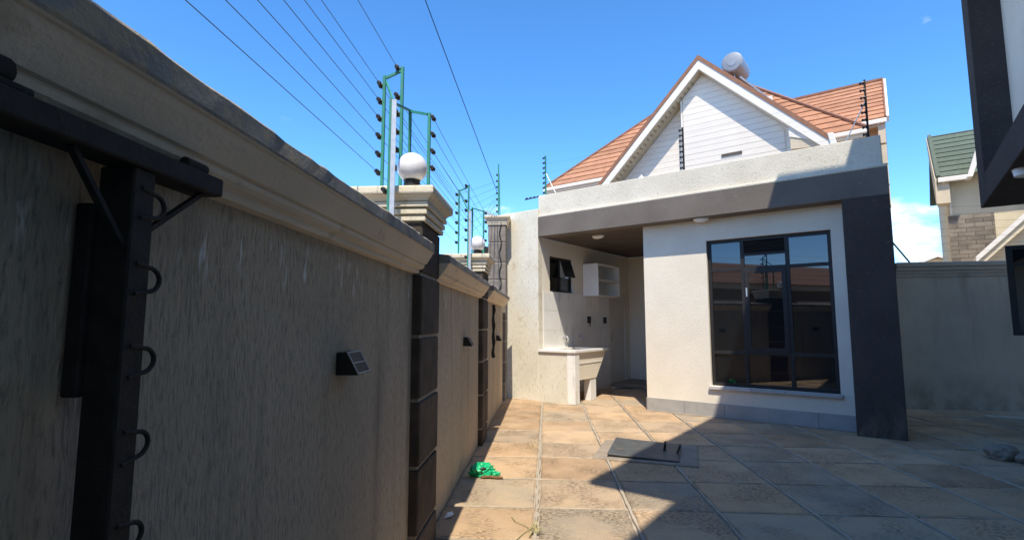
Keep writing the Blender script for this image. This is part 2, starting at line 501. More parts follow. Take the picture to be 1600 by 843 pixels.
for y in PY[1:-1]:
    rs = random.Random(int(y * 100) + 9)
    b = MB()
    x = PX[0] + .05
    while x < 8.0:
        l = rs.uniform(.25, .9)
        n = max(3, int(l / .09))
        L_ = [(x + l * k / n, y - .007 + rs.uniform(-.004, .003)) for k in range(n + 1)]
        R_ = [(x + l * k / n, y + .007 + rs.uniform(-.003, .004)) for k in range(n + 1)]
        n += 1
        vs = [(p[0], p[1], -.018) for p in L_] + [(p[0], p[1] + .002, rs.uniform(-.003, .003)) for p in L_] + \
             [(p[0], p[1] - .002, rs.uniform(-.003, .003)) for p in R_] + [(p[0], p[1], -.018) for p in R_]
        b.add(vs, [(k * n + i, k * n + i + 1, (k + 1) * n + i + 1, (k + 1) * n + i) for k in range(3) for i in range(n - 1)])
        x += l + rs.choice((.0, .0, .12, .3))
    b.build('mortar_joint', 'mortar', pavement)

# ------------------------------------------------------------------ boundary wall on the left
def noise_edge(y, s=1.0):
    return s * (0.004 * math.sin(y * 3.1) + 0.0018 * math.sin(y * 17.7 + 1.3) + 0.0012 * math.sin(y * 43.0 + .4))
def boundary_wall(y0, y1, label):
    w = thing('boundary_wall', label, 'wall', (WALL_X - 0.1, y0, 0), 0, 'boundary wall panels')
    X0 = -0.1
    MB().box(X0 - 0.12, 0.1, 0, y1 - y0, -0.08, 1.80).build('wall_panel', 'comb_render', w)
    # moulded coping: the profile runs along Y; x measured outwards from the wall face
    f = 0.1
    prof = [(f + .002, 1.690), (f + .036, 1.692), (f + .040, 1.698), (f + .040, 1.712), (f + .046, 1.715), (f + .058, 1.718), (f + .069, 1.727), (f + .072, 1.738),
            (f + .070, 1.744), (f + .082, 1.746), (f + .112, 1.792), (f + .119, 1.806), (f + .125, 1.8085), (f + .1285, 1.812)]
    n = len(prof)
    seg = max(2, int((y1 - y0) / 0.5))
    vs, fs = [], []
    for k in range(seg + 1):
        yy = (y1 - y0) * k / seg
        for x, z in prof: vs.append((x, yy, z))
    for k in range(seg):
        for i in range(n - 1):
            a = k * n + i
            fs.append((a, a + 1, a + n + 1, a + n))
    vs += [(f + .0025, 0, 1.8115), (f + .0025, y1 - y0, 1.8115)]
    k = (seg + 1) * n
    fs.append(tuple(range(n)) + (k,)); fs.append(tuple(range(seg * n, seg * n + n)) + (k + 1,))
    MB().add(vs, fs).build('moulding', 'coping', w, smooth=False)
    # rough concrete top with a broken arris
    seg = max(6, int((y1 - y0) / 0.05))
    vs, fs = [], []
    rs = random.Random(int(y0 * 10) + 3)
    for k in range(seg + 1):
        yy = (y1 - y0) * k / seg
        e = noise_edge(yy + y0) + rs.uniform(-.003, .003)
        for x, z in ((f + .1287, 1.8118), (f + .131, 1.818), (f + .130 + e * .25, 1.862 + e * .5), (f + .121 + e * .6, 1.871 + e * .6), (-.02, 1.895), (-.24, 1.875), (-.25, 1.81)):
            vs.append((x, yy, z))
    n = 7
    for k in range(seg):
        for i in range(n - 1):
            a = k * n + i
            fs.append((a, a + 1, a + n + 1, a + n))
    fs.append(tuple(range(n))); fs.append(tuple(range(seg * n, seg * n + n))[::-1])
    MB().add(vs, fs).build('coping', 'coping_top', w)
    MB().box(-.25, X0 - .121, 0, y1 - y0, 1.70, 1.809).build('outer_moulding', 'coping', w)
    return w
boundary_wall(-6.4, 2.985, 'long shaded stretch of rendered wall nearest on the left')
boundary_wall(3.485, 5.985, 'rendered wall panel between the two globe-topped pillars')
boundary_wall(6.485, 9.28, 'short far wall panel ending at the white outbuilding')

def pillar(yc, ztop, label, block='dark_block', lit=False, xin=-0.735, wx=0.40, wy=0.50, joints=None, zlow=-0.08, cap_h=0.2):
    p = thing('boundary_pillar', label, 'pillar', (xin - wx / 2, yc, 0), 0, 'boundary wall pillars')
    hx, hy = wx / 2, wy / 2
    MB().box(-hx + .012, hx - .012, -hy + .012, hy - .012, zlow, ztop - cap_h + .01).build('core', 'mortar', p)
    js = joints or [zlow, 0.19, 0.57, 0.95, 1.32, 1.69, ztop - cap_h]
    g = 0.010
    for z0, z1 in zip(js[:-1], js[1:]):
        q = random.uniform(-.004, .004)
        o = MB().box(-hx + q, hx + q, -hy, hy, z0 + g, z1 - g).build('block', block, p, bevel=0.008, seg=1)
    # stepped cap
    z = ztop - cap_h
    s = cap_h / 0.2
    MB().box(-hx - .004, hx + .004, -hy - .004, hy + .004, z, z + .118 * s).build('cap_core', 'cap_cream', p)
    for e, h0, h1_ in ((.020, .0, .030), (.030, .040, .072), (.040, .082, .114)):
        MB().box(-hx - e, hx + e, -hy - e, hy + e, z + h0 * s, z + h1_ * s).build('cap_band', 'cap_cream', p, bevel=.004, seg=1)
    z += .1185 * s
    b = MB()
    rings = [(.034, 0), (.040, .010), (.052, .022), (.072, .034)]
    vs = [(sx * (hx + e), sy * (hy + e), z + q * s) for e, q in rings for sx, sy in ((-1, -1), (1, -1), (1, 1), (-1, 1))]
    fs = [(3, 2, 1, 0), (12, 13, 14, 15)] + [(r * 4 + i, r * 4 + (i + 1) % 4, r * 4 + 4 + (i + 1) % 4, r * 4 + 4 + i) for r in range(3) for i in range(4)]
    b.add(vs, fs).build('cap_cove', 'cap_cream', p)
    MB().box(-hx - .078, hx + .078, -hy - .078, hy + .078, z + .0345 * s, ztop + .004).build('cap_slab', 'cap_cream', p, bevel=0.012, seg=2)
    return p
pillar(3.235, 2.206, 'dark block pillar with globe lamp, nearer the camera')
pillar(6.235, 2.206, 'dark block pillar with globe lamp, farther along the wall')
pillar(9.62, 3.40, 'tall grey block pillar at the end, beside the white outbuilding', 'grey_block', xin=-0.745, wx=.33, wy=.34,
       joints=[-.08, .3, .68, 1.06, 1.44, 1.82, 2.20, 2.52, 2.90, 3.23], cap_h=0.17)

# globe lamps
def globe(x, y, z, label):
    g = thing('globe_lamp', label, 'lamp', (x, y, z), 0, 'globe lamps on the pillars')
    MB().lathe([(.055, 0), (.058, .006), (.050, .012), (.048, .040), (.052, .046), (.040, .055)], n=24).build('base', 'black_plastic', g, smooth=True)
    pr = []
    r = .092
    for i in range(15):
        t = -1.08 + i / 14 * (math.pi / 2 + 1.08)
        pr.append((max(.001, r * math.cos(t)), .125 + r * math.sin(t)))
    MB().lathe(pr, n=32).build('globe', 'globe', g, smooth=True)
globe(-0.806, 2.985, 2.2105, 'white globe lamp on the nearer pillar cap')
globe(-0.81, 5.985, 2.2105, 'white globe lamp on the farther pillar cap')

# ------------------------------------------------------------------ electric fence brackets
def insulator(parent, p, axis='Y', r=.020, l=.034):
    pr = [(.004, -l), (r * .7, -l * .95), (r * .8, -l * .55), (r * .45, -l * .3), (r * .45, l * .3), (r, l * .5), (r * .9, l * .95), (.004, l)]
    return MB().lathe(pr, p, 10, axis).build('insulator', 'insulator', parent, smooth=True)
LX, RX, CX = -1.085, -0.772, -0.962
LZ = [2.40, 2.525, 2.65, 2.775, 2.895, 3.01]
RZ = [2.42, 2.535, 2.65, 2.765]
def bracket(yc, label):
    base = 2.2105
    e = thing('fence_bracket', label, 'fence bracket', (0, yc, base), 0, 'electric fence brackets on the pillars')
    def Z(z): return z - base
    t = .020
    MB().box(LX - t / 2, LX + t / 2, .02, .02 + t, 0, Z(3.07)).build('post', 'green_paint', e, bevel=.002, seg=1)
    MB().box(CX - t / 2, CX + t / 2, .02, .02 + t, 0, Z(3.13)).build('post', 'green_paint', e, bevel=.002, seg=1)
    MB().box(-.925 - t / 2, -.925 + t / 2, .10, .10 + t, 0, Z(2.86)).build('post', 'green_paint', e, bevel=.002, seg=1)
    MB().box(RX - t / 2, RX + t / 2, .02, .02 + t, 0, Z(2.80)).build('post', 'green_paint', e, bevel=.002, seg=1)
    MB().bar((LX + t / 2 + .001, .03, Z(3.055)), (CX - t / 2 - .001, .03, Z(3.10)), .016, .016).build('link', 'green_paint', e)
    MB().bar((LX + t / 2 + .001, .035, Z(3.03)), (-.9, -.33, Z(2.70)), .012, .014).build('link', 'green_paint', e)
    MB().bar((-.925 + t / 2 + .001, .105, Z(2.845)), (RX - t / 2 - .001, .03, Z(2.79)), .016, .016).build('link', 'green_paint', e)
    MB().bar((-.886, -.375, Z(2.69)), (-.925 - .001, .098, Z(2.85)), .014, .014).build('link', 'green_paint', e)
    for z in LZ: insulator(e, (LX - .030, .03, Z(z)))
    for z in LZ[:-1]: insulator(e, (CX - .034, .03, Z(z + .03)))
    insulator(e, (CX - .034, .03, Z(3.12)))
    for z in RZ: insulator(e, (RX + .026, .03, Z(z)), r=.016)
    # galvanised angle post rising from the wall coping in front of the pillar
    x, y = -.878, -.41
    zb = Z(1.86)
    o = MB().box(x - .014, x + .014, y, y + .004, zb, Z(2.70)).box(x - .014, x - .010, y + .0045, y + .028, zb, Z(2.70)).build('angle_post', 'galvanised', e)
    MB().box(x - .030, x - .016, y + .002, y + .020, zb, Z(2.71)).build('post_strip', 'green_paint', e)
    insulator(e, (x - .048, y + .01, Z(2.16)), r=.018)
    return e
bracket(3.235, 'green steel electric fence bracket with black insulators on nearer pillar')
bracket(6.235, 'green steel electric fence bracket on the pillar farther along')
# slim post on the tall end pillar
e = thing('fence_post', 'slim green fence post with brace on the tall grey end pillar', 'fence post', (-.9, 9.62, 3.404))
MB().box(-.013, .013, -.013, .013, 0, 1.05).build('post', 'green_paint', e)
MB().bar((.028, .03, 0), (.010, .016, .86), .016, .016).build('brace', 'green_paint', e)
MB().bar((-.27, -.10, .10), (-.05, -.02, .02), .03, .03).build('stub', 'galvanised', e)
for k in range(7): insulator(e, (-.03, 0, .12 + k * .12), r=.02)

def sag(p0, p1, s, n=10):
    p0, p1 = Vector(p0), Vector(p1)
    return [p0.lerp(p1, i / n) - Vector((0, 0, s * 4 * (i / n) * (1 - i / n))) for i in range(n + 1)]
w = thing('fence_wires', 'seven thin wires rising overhead from the nearer fence bracket', 'wires', (LX, 3.26, 2.4), 0, 'electric fence wires')
for i, z in enumerate(LZ + [3.12]):
    x = LX - .030 if i < 6 else CX - .034
    MB().tube(sag((x - LX, 0, z - 2.4), (x - LX - .02 - .004 * i, -9.4, z - 2.4 + .05 + .012 * i), .01), .0019, 5).build('wire', 'wire', w)
w = thing('fence_wires', 'thin wires strung between the two pillar fence brackets', 'wires', (LX, 3.26, 2.4), 0, 'electric fence wires')
for z in LZ: MB().tube(sag((-.030, 0, z - 2.4), (-.030, 3.0, z - 2.4), .012), .0019, 5).build('wire', 'wire', w)
for z in LZ[:-1]: MB().tube(sag((CX - .034 - LX, 0, z - 2.37), (CX - .034 - LX, 3.0, z - 2.37), .014), .0019, 5).build('wire', 'wire', w)
for z in RZ: MB().tube(sag((RX + .026 - LX, 0, z - 2.4), (RX + .026 - LX, 3.0, z - 2.4), .012), .0019, 5).build('wire', 'wire', w)
w = thing('fence_wires', 'thin wires from the farther pillar bracket to the tall end pillar', 'wires', (LX, 6.26, 2.4), 0, 'electric fence wires')
for i, z in enumerate(LZ): MB().tube(sag((-.030, 0, z - 2.4), (-.93 - LX, 3.36, 1.12 + i * .12), .01), .0019, 5).build('wire', 'wire', w)
for i, z in enumerate(RZ): MB().tube(sag((RX + .026 - LX, 0, z - 2.4), (-.93 - LX, 3.36, 1.12 + i * .12), .01), .0019, 5).build('wire', 'wire', w)
c = MB().tube(sag((-.93, 9.62, 3.92), (-3.15, -9.0, 10.3), .12, 20), .006, 6).build('overhead_cable', 'cable')
tag(c, 'single thick black cable crossing the sky down to the end pillar', 'cable')

# ------------------------------------------------------------------ solar wall lamps
def wall_lamp(y, z, label):
    e = thing('wall_lamp', label, 'wall lamp', (WALL_X + .001, y, z), 0, 'solar lamps on the boundary wall')
    w, h, d0, d1 = .135, .085, .040, .085
    MB().prism([(0, 0, 0), (d1, 0, 0), (d1, 0, .006), (d0, 0, h), (0, 0, h)], (0, w, 0)).build('housing', 'black_plastic', e, bevel=.002, seg=1)
    # the sloping face carries a pale frame and two cells
    p0, p1 = Vector((d1, 0, .004)), Vector((d0, 0, h))
    t = (p1 - p0); n = Vector((t.z, 0, -t.x)).normalized()
    def face(a0, a1, b0, b1, th, nm, m, lift):
        q = [p0 + t * a + Vector((0, b * w, 0)) + n * lift for a, b in ((a0, b0), (a0, b1), (a1, b1), (a1, b0))]
        MB().prism(q, n * th).build(nm, m, e)
    face(0.0, 0.055, 0, 1, .003, 'frame', 'cell_frame', .0005); face(.945, 1.0, 0, 1, .003, 'frame', 'cell_frame', .0005)
    face(.055, .945, 0, .05, .003, 'frame', 'cell_frame', .0005); face(.055, .945, .95, 1, .003, 'frame', 'cell_frame', .0005)
    face(.47, .51, .05, .95, .003, 'frame', 'cell_frame', .0005)
    face(.055, .47, .05, .95, .0015, 'solar_cell', 'cell', .0005); face(.51, .945, .05, .95, .0015, 'solar_cell', 'cell', .0005)
    for k in range(3): MB().lathe([(.004, 0), (.004, .003), (.002, .005)], (.012, .03 + k * .035, h), 8).build('screw', 'galvanised', e)
wall_lamp(1.90, 1.205, 'black wedge-shaped solar lamp on the wall nearest the camera')
wall_lamp(4.88, 1.180, 'solar wall lamp on the panel between the globe-topped pillars')
wall_lamp(8.10, 1.120, 'farthest solar wall lamp, next to the outbuilding')

# black cable hanging on the far panel
pts = [(WALL_X + .03 + .006 * math.sin(k * 1.9), 7.42 + .02 * math.sin(k * 1.3), 1.66 - k * .075) for k in range(11)]
tag(MB().tube(pts, [.022 + .006 * math.sin(k * 2.1) for k in range(11)], 7).build('hanging_cable', 'cable', smooth=True),
    'black bundled cable hanging on the far wall panel', 'cable')
# electrical conduit loops on the tall pillar
pts = [(-.845 + .02 * math.sin(k * 1.5), 9.43 - .01 * math.cos(k * 2.2), 3.36 - k * .09) for k in range(17)]
tag(MB().tube(pts, .011, 6).build('looped_cable', 'cable', smooth=True), 'dark looped cable running down the tall grey pillar', 'cable')

# ------------------------------------------------------------------ steel T post at the left
t = thing('steel_post', 'black steel T-shaped post with braces and rebar loops by the near wall', 'post', (-.725, .825, 0))
MB().box(-.030, .034, -.026, .022, -.01, 1.664).build('upright', 'black_steel', t, bevel=.003, seg=1)
MB().box(-.022, .042, -.42, .198, 1.6645, 1.702).build('cross_arm', 'black_steel', t, bevel=.003, seg=1)
MB().lathe([(.010, -.03), (.012, -.028), (.012, .028), (.010, .03)], (.024, .130, 1.711), 12, 'Y').build('pin', 'black_steel', t, smooth=True)
MB().box(-.016, .034, -.30, -.20, 1.7025, 1.714).build('arm_plate', 'black_steel', t, bevel=.003, seg=1)
MB().lathe([(.016, -.03), (.020, -.026), (.020, .026), (.016, .03)], (.010, -.25, 1.730), 12, 'Y').build('pin', 'black_steel', t, smooth=True)
MB().bar((.02, .028, 1.565), (.02, .160, 1.663), .012, .008).build('brace', 'black_steel', t)
MB().bar((.02, -.028, 1.53), (.02, -.130, 1.663), .012, .008).build('brace', 'black_steel', t)
MB().box(-.060, -.0303, -.034, .004, 1.28, 1.60).build('dark_zone_strip', 'black_steel', t, bevel=.003, seg=1)  # added strip standing in for the dark shadow and stain beside the post
for z in (1.605, 1.475, 1.336, 1.196, 1.048, .91, .76, .63, .50, .37, .24):
    pts = []
    for k in range(13):
        an = -math.pi / 2 + math.pi * k / 12
        pts.append((.032, .022 + .026 * math.cos(an), z + .021 * math.sin(an)))
    pts = [(.034, -.010, z - .026)] + pts + [(.034, -.010, z + .026)]
    MB().tube(pts, .0042, 7).build('rebar_loop', 'black_steel', t, smooth=True)

# ------------------------------------------------------------------ the white outbuilding
RZ_B = -ANG
o_b = thing('outbuilding', 'small white flat-roofed outbuilding with dark portal frame and laundry alcove', 'outbuilding', C0, RZ_B)
OV = 0.26                                             # the portal frame stands this far forward of the wall
UL, UR, DEP, ZC = -1.95, 3.345, 3.72, 3.0             # left alcove wall, right end, depth, soffit height
WU0, WU1, WZ0, WZ1 = 1.02, 2.67, 0.462, 2.666         # window opening
T = 0.2
fw = MB()
def wall_hole(b, u0, u1, a0, a1, z0, z1, h):
    hu0, hu1, hz0, hz1 = h
    us, zs = [u0, hu0, hu1, u1], [z0, hz0, hz1, z1]
    vs = [(u, a, z) for a in (a0, a1) for z in zs for u in us]
    fs = []
    for j in range(3):
        for i in range(3):
            if i == 1 and j == 1: continue
            q = j * 4 + i
            fs.append((q, q + 1, q + 5, q + 4)); fs.append((16 + q, 16 + q + 4, 16 + q + 5, 16 + q + 1))
    for c_ in ((5, 6), (6, 10), (10, 9), (9, 5)): fs.append((c_[0], c_[0] + 16, c_[1] + 16, c_[1]))
    for i in range(3):
        fs.append((i, 16 + i, 16 + i + 1, i + 1)); fs.append((12 + i, 12 + i + 1, 28 + i + 1, 28 + i))
        fs.append((i * 4, i * 4 + 4, 16 + i * 4 + 4, 16 + i * 4)); fs.append((i * 4 + 3, 16 + i * 4 + 3, 16 + i * 4 + 7, i * 4 + 7))
    b.add(vs, fs)
wall_hole(fw, 0.0, UR - .005, 0.0, T, -.08, ZC, (WU0, WU1, WZ0, WZ1))
fw.build('front_wall', 'white_render', o_b)
MB().box(0, T - .02, T + .001, DEP, -.08, ZC).build('alcove_right_wall', 'inner_cream', o_b)
MB().box(UL - .2, UR - .005, DEP + .001, DEP + .2, -.08, ZC).build('back_wall', 'inner_cream', o_b)
MB().box(UR - .21, UR - .006, T + .001, DEP, -.08, ZC).build('right_wall', 'white_render', o_b)
# left alcove wall with window and door openings
LW0, LW1, LZ0, LZ1 = .14, 1.04, 2.0, 2.69
DA0, DA1, DZ1 = 2.66, 3.50, 2.08
lw = MB()
lw.box(UL - .2, UL, -OV + .151, LW0, -.08, ZC)
lw.box(UL - .2, UL, LW0 + .0005, LW1, -.08, LZ0).box(UL - .2, UL, LW0 + .0005, LW1, LZ1, ZC)
lw.box(UL - .2, UL, LW1 + .0005, DA0, -.08, ZC).box(UL - .2, UL, DA0 + .0005, DA1, DZ1, ZC).box(UL - .2, UL, DA1 + .0005, DEP, -.08, ZC)
lw.build('alcove_left_wall', 'inner_cream', o_b)
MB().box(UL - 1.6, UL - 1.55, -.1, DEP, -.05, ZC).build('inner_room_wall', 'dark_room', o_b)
# fin wall at the left end and the low wall in front of the sink
MB().box(-2.92, UL, -OV, -OV + .15, -.08, 3.53).build('fin_wall', 'white_stained', o_b, bevel=.012, seg=2)
MB().box(UL + .0005, -1.235, -OV + .001, -OV + .14, -.08, .875).build('low_wall', 'white_stained', o_b)
# portal frame: beam and column
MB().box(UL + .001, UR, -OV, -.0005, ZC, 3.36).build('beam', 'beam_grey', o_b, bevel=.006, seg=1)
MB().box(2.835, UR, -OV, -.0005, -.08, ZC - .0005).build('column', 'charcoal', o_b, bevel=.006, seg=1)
# ceiling and roof
MB().box(UL, -.0005, 0, DEP, ZC + .0005, ZC + .06).build('alcove_ceiling', 'soffit_brown', o_b)
MB().box(UL - .2, UR - .005, .0, DEP + .2, ZC + .061, 3.34).build('roof_slab', 'concrete', o_b)
# parapet: upper band set back a touch from the beam; a rough ledge runs along the beam top
MB().box(UL - .02, UR - .05, -OV + .05, -OV + .20, 3.361, 3.79).build('parapet', 'parapet_white', o_b, bevel=.012, seg=2)
MB().box(UL + .0, UR - .001, -OV - .002, -OV + .049, 3.3605, 3.40).build('parapet_ledge', 'parapet_white', o_b, bevel=.008, seg=1)
MB().box(UR - .20, UR - .05, -OV + .2005, DEP, 3.361, 3.79).build('parapet', 'parapet_white', o_b, bevel=.012, seg=2)
# plinth tiles
u = 0.0
k = 0
while u < 2.80:
    u1 = min(u + .60, 2.833)
    MB().box(u + .002, u1 - .002, -.014, -.0005, -.06, .205 - .0).build('plinth_tile', 'plinth_tile', o_b, bevel=.002, seg=1)
    u = u1
MB().box(.0, 2.833, -.07, -.0145, -.06, .012).build('plinth_ledge', 'concrete', o_b, bevel=.004, seg=1)
MB().box(-.014, -.0005, 0.0, DEP, -.06, .205).build('plinth_tile', 'plinth_tile', o_b)
# window: frame, mullions, panes
FR = .05
fa0, fa1 = .055, .105
win = MB().box(WU0, WU1, fa0, fa1, WZ0, WZ0 + FR).box(WU0, WU1, fa0, fa1, WZ1 - FR, WZ1).box(WU0, WU0 + FR, fa0, fa1, WZ0 + FR, WZ1 - FR).box(WU1 - FR, WU1, fa0, fa1, WZ0 + FR, WZ1 - FR).build('window_frame', 'black_frame', o_b)
M1, M2 = WU0 + .50, WU0 + 1.10
ZT1, ZT2 = WZ0 + .50, WZ1 - .46
for mu in (M1, M2):
    MB().box(mu - .026, mu + .026, fa0 + .001, fa1 - .001, WZ0 + FR, WZ1 - FR).build('mullion', 'black_frame', win)
cols = [(WU0 + FR, M1 - .026), (M1 + .026, M2 - .026), (M2 + .026, WU1 - FR)]
for zz in (ZT1, ZT2):
    for ca, cb in cols:
        MB().box(ca, cb, fa0 + .002, fa1 - .002, zz - .024, zz + .024).build('transom', 'black_frame', win)
gp = .078
gl = []
for ci, (ca, cb) in enumerate(cols):
    MB().box(ca, cb, gp, gp + .006, WZ0 + FR, ZT1 - .024).build('pane', 'glass', win)
    if ci != 1:
        MB().box(ca, cb, gp, gp + .006, ZT1 + .024, ZT2 - .024).build('pane', 'glass', win)
        MB().box(ca, cb, gp, gp + .006, ZT2 + .024, WZ1 - FR).build('pane', 'glass', win)
ca, cb = cols[1]
z0, z1 = ZT1 + .024, ZT2 - .024
sash = MB().box(ca, cb, fa0 - .014, fa0 + .018, z0, z0 + .055).box(ca, cb, fa0 - .014, fa0 + .018, z1 - .055, z1).box(ca, ca + .055, fa0 - .014, fa0 + .018, z0 + .055, z1 - .055).box(cb - .055, cb, fa0 - .014, fa0 + .018, z0 + .055, z1 - .055).build('casement', 'black_frame', win)
MB().box(ca + .055, cb - .055, fa0, fa0 + .006, z0 + .055, z1 - .055).build('pane', 'glass', win)
MB().box(ca + .012, ca + .030, fa0 - .032, fa0 - .0145, z0 + .80, z0 + .93).build('handle', 'galvanised', win)
# upper middle: small pane under a louvred vent
zv = WZ1 - FR - .20
MB().box(ca, cb, gp, gp + .006, ZT2 + .024, zv - .02).build('pane', 'glass', win)
MB().box(ca, cb, fa0 + .002, fa1 - .002, zv - .02, zv + .01).build('transom', 'black_frame', win)
for k in range(5):
    z = zv + .022 + k * .036
    MB().prism([(ca, fa0 + .004, z), (ca, fa0 + .008, z - .006), (ca, fa1 - .01, z + .022), (ca, fa1 - .014, z + .028)], (cb - ca, 0, 0)).build('louvre', 'black_frame', win)
for k, (s0, s1) in enumerate(((WU0 - .03, WU0 + .56), (WU0 + .565, WU0 + 1.0), (WU0 + 1.005, WU1 + .03))):
    MB().box(s0, s1, -.045 - .004 * k, .054, WZ0 - .055 + .003 * k, WZ0 - .0008).build('sill', 'pale_sill', o_b, bevel=.008, seg=1)
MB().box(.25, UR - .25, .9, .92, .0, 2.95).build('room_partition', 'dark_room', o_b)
# alcove window
aw = MB().box(UL - .10, UL - .06, LW0, LW1, LZ0, LZ0 + .04).box(UL - .10, UL - .06, LW0, LW1, LZ1 - .04, LZ1).box(UL - .10, UL - .06, LW0, LW0 + .04, LZ0 + .04, LZ1 - .04).box(UL - .10, UL - .06, LW1 - .04, LW1, LZ0 + .04, LZ1 - .04).build('side_window_frame', 'black_frame', o_b)
MB().box(UL - .099, UL - .061, .57, .61, LZ0 + .04, LZ1 - .04).build('mullion', 'black_frame', aw)
MB().box(UL - .085, UL - .08, LW0 + .04, .57, LZ0 + .04, LZ1 - .04).build('pane', 'glass', aw)
MB().box(UL - .085, UL - .08, .61, LW1 - .04, LZ0 + .04, LZ0 + .30).build('pane', 'glass', aw)
MB().prism([(UL - .06, .61, LZ1 - .05), (UL - .035, .61, LZ1 - .05), (UL + .075, .61, LZ0 + .32), (UL + .05, .61, LZ0 + .31)], (0, LW1 - .05 - .61, 0)).build('open_vent_sash', 'black_frame', aw)
# white tiles on the alcove wall up to the window
rows = [(.90, 1.27), (1.27, 1.63), (1.63, 1.985)]
for z0, z1 in rows:
    a = -OV + .152
    while a < DA0 - .06:
        a1 = min(a + .56, DA0 - .05)
        MB().box(UL + .0005, UL + .010, a + .002, a1 - .002, z0 + .002, z1 - .002).build('wall_tile', 'wall_tile', o_b)
        a = a1
for z0, z1 in ((.02, .46), (.46, .898)):
    a = 1.0
    while a < DA0 - .06:
        a1 = min(a + .56, DA0 - .05)
        MB().box(UL + .0005, UL + .010, a + .002, a1 - .002, z0 + .002, z1 - .002).build('wall_tile', 'wall_tile', o_b)
        a = a1
# door in the alcove's left wall
MB().box(UL - .12, UL + .012, DA0 + .001, DA0 + .05, 0, DZ1 - .001).box(UL - .12, UL + .012, DA1 - .05, DA1 - .001, 0, DZ1 - .001).box(UL - .12, UL + .012, DA0 + .0505, DA1 - .0505, DZ1 - .05, DZ1 - .001).build('door_frame', 'door_paint', o_b)
dr = MB().box(UL - .06, UL - .02, DA0 + .052, DA1 - .052, .01, DZ1 - .053).build('door', 'door_paint', o_b)
for z0, z1 in ((.2, .95), (1.1, 1.9)):
    MB().box(UL - .0195, UL - .008, DA0 + .16, DA1 - .16, z0, z1).build('door_panel', 'door_paint', dr, bevel=.004, seg=1)
MB().box(UL - .0195, UL - .005, DA0 + .075, DA0 + .105, .98, 1.14).build('handle_plate', 'black_plastic', dr)
MB().tube([(UL - .005, DA0 + .09, 1.08), (UL + .035, DA0 + .09, 1.08), (UL + .035, DA0 + .20, 1.08)], .008, 8).build('handle', 'galvanised', dr)
MB().box(UL + .02, -.02, 2.6, DEP - .002, -.02, .06).build('step', 'concrete', o_b, bevel=.008, seg=1)

# things fixed in the alcove
def bthing(name, label, cat, u, a, z, group=None): return thing(name, label, cat, loc(u, a, z), RZ_B, group)
s = bthing('wall_shelf', 'white open two-compartment shelf hung high on the alcove wall', 'shelf', UL + .0105, 1.41, 1.965)
D_, W_, H_, P_ = .36, 1.02, .67, .022
MB().box(0, D_, 0, P_, 0, H_).build('side_panel', 'white_paint', s)
MB().box(0, D_, W_ - P_, W_, 0, H_).build('side_panel', 'white_paint', s)
for z in (0, H_ / 2 - P_ / 2, H_ - P_):
    MB().box(0, D_ - .002, P_ + .0005, W_ - P_ - .0005, z, z + P_).build('shelf_board', 'white_paint', s)
for z0, z1 in ((P_, H_ / 2 - P_ / 2), (H_ / 2 + P_ / 2, H_ - P_)):
    MB().box(.0, .006, P_ + .0005, W_ - P_ - .0005, z0 + .0005, z1 - .0005).build('back_panel', 'white_paint', s)
def socket(u_a, z, label, cable=False):
    e = bthing('socket', label, 'socket', UL + .0105, u_a, z, 'black outlets on the alcove wall')
    MB().box(0, .012, -.075, .075, -.07, .07).build('plate', 'black_plastic', e, bevel=.003, seg=1)
    MB().box(.0121, .016, -.05, -.01, -.03, .03).box(.0121, .016, .01, .05, -.03, .03).build('rocker', 'black_frame', e)
    if cable: MB().tube([(.02, 0, -.06), (.025, .0, -.10), (.02, .0, -.14)], .012, 7).build('plug', 'black_plastic', e)
socket(1.65, 1.47, 'tall black outlet with dangling plug beside the sunlit tiles', True)
socket(2.38, 1.46, 'square black outlet next to the alcove door')
# laundry sink behind the low wall
s = bthing('laundry_sink', 'concrete laundry trough with tiled counter and white legs in the alcove', 'sink', UL, -OV + .2, 0)
ca0 = -.23
CW = .76                                              # width of the counter from the wall
CE = 1.05
MB().box(.0115, CW + .02, ca0, -.0, .88, .925).build('counter_slab', 'wall_tile', s, bevel=.004, seg=1)
MB().box(.0115, .10, .0005, CE, .88, .925).build('counter_slab', 'wall_tile', s, bevel=.004, seg=1)
MB().box(CW - .06, CW + .02, .0005, CE, .88, .925).build('counter_slab', 'wall_tile', s, bevel=.004, seg=1)
MB().box(.1005, CW - .0605, CE - .12, CE, .88, .925).build('counter_slab', 'wall_tile', s, bevel=.004, seg=1)
# trough with battered sides
b = MB()
b.prism([(CW - .02, -.05, .8795), (CW - .02, CE - .03, .8795), (CW - .02, .62, .40), (CW - .02, -.05, .40)], (-.06, 0, 0))
b.prism([(CW - .0805, .50, .40), (CW - .0805, .62, .40), (CW - .0805, CE - .03, .8795), (CW - .0805, CE - .12, .8795)], (-CW + .10, 0, 0))
b.box(.012, CW - .0805, -.05, .4995, .40, .46)
b.build('trough', 'white_render', s)
MB().box(CW - .018, CW - .012, -.03, .80, .68, .70).build('trough_ledge', 'wall_tile', s)
for z0, z1 in ((.0, .30), (.302, .59), (.592, .8795)):
    MB().box(CW - .155, CW + .005, -.205, -.052, z0, z1).build('tiled_pier', 'wall_tile', s, bevel=.003, seg=1)
MB().box(CW - .16, CW - .03, .40, .62, 0, .3995).build('leg', 'white_paint', s, bevel=.004, seg=1)
MB().box(CW - .5, CW - .42, .40, .62, 0, .3995).build('leg', 'white_paint', s, bevel=.004, seg=1)
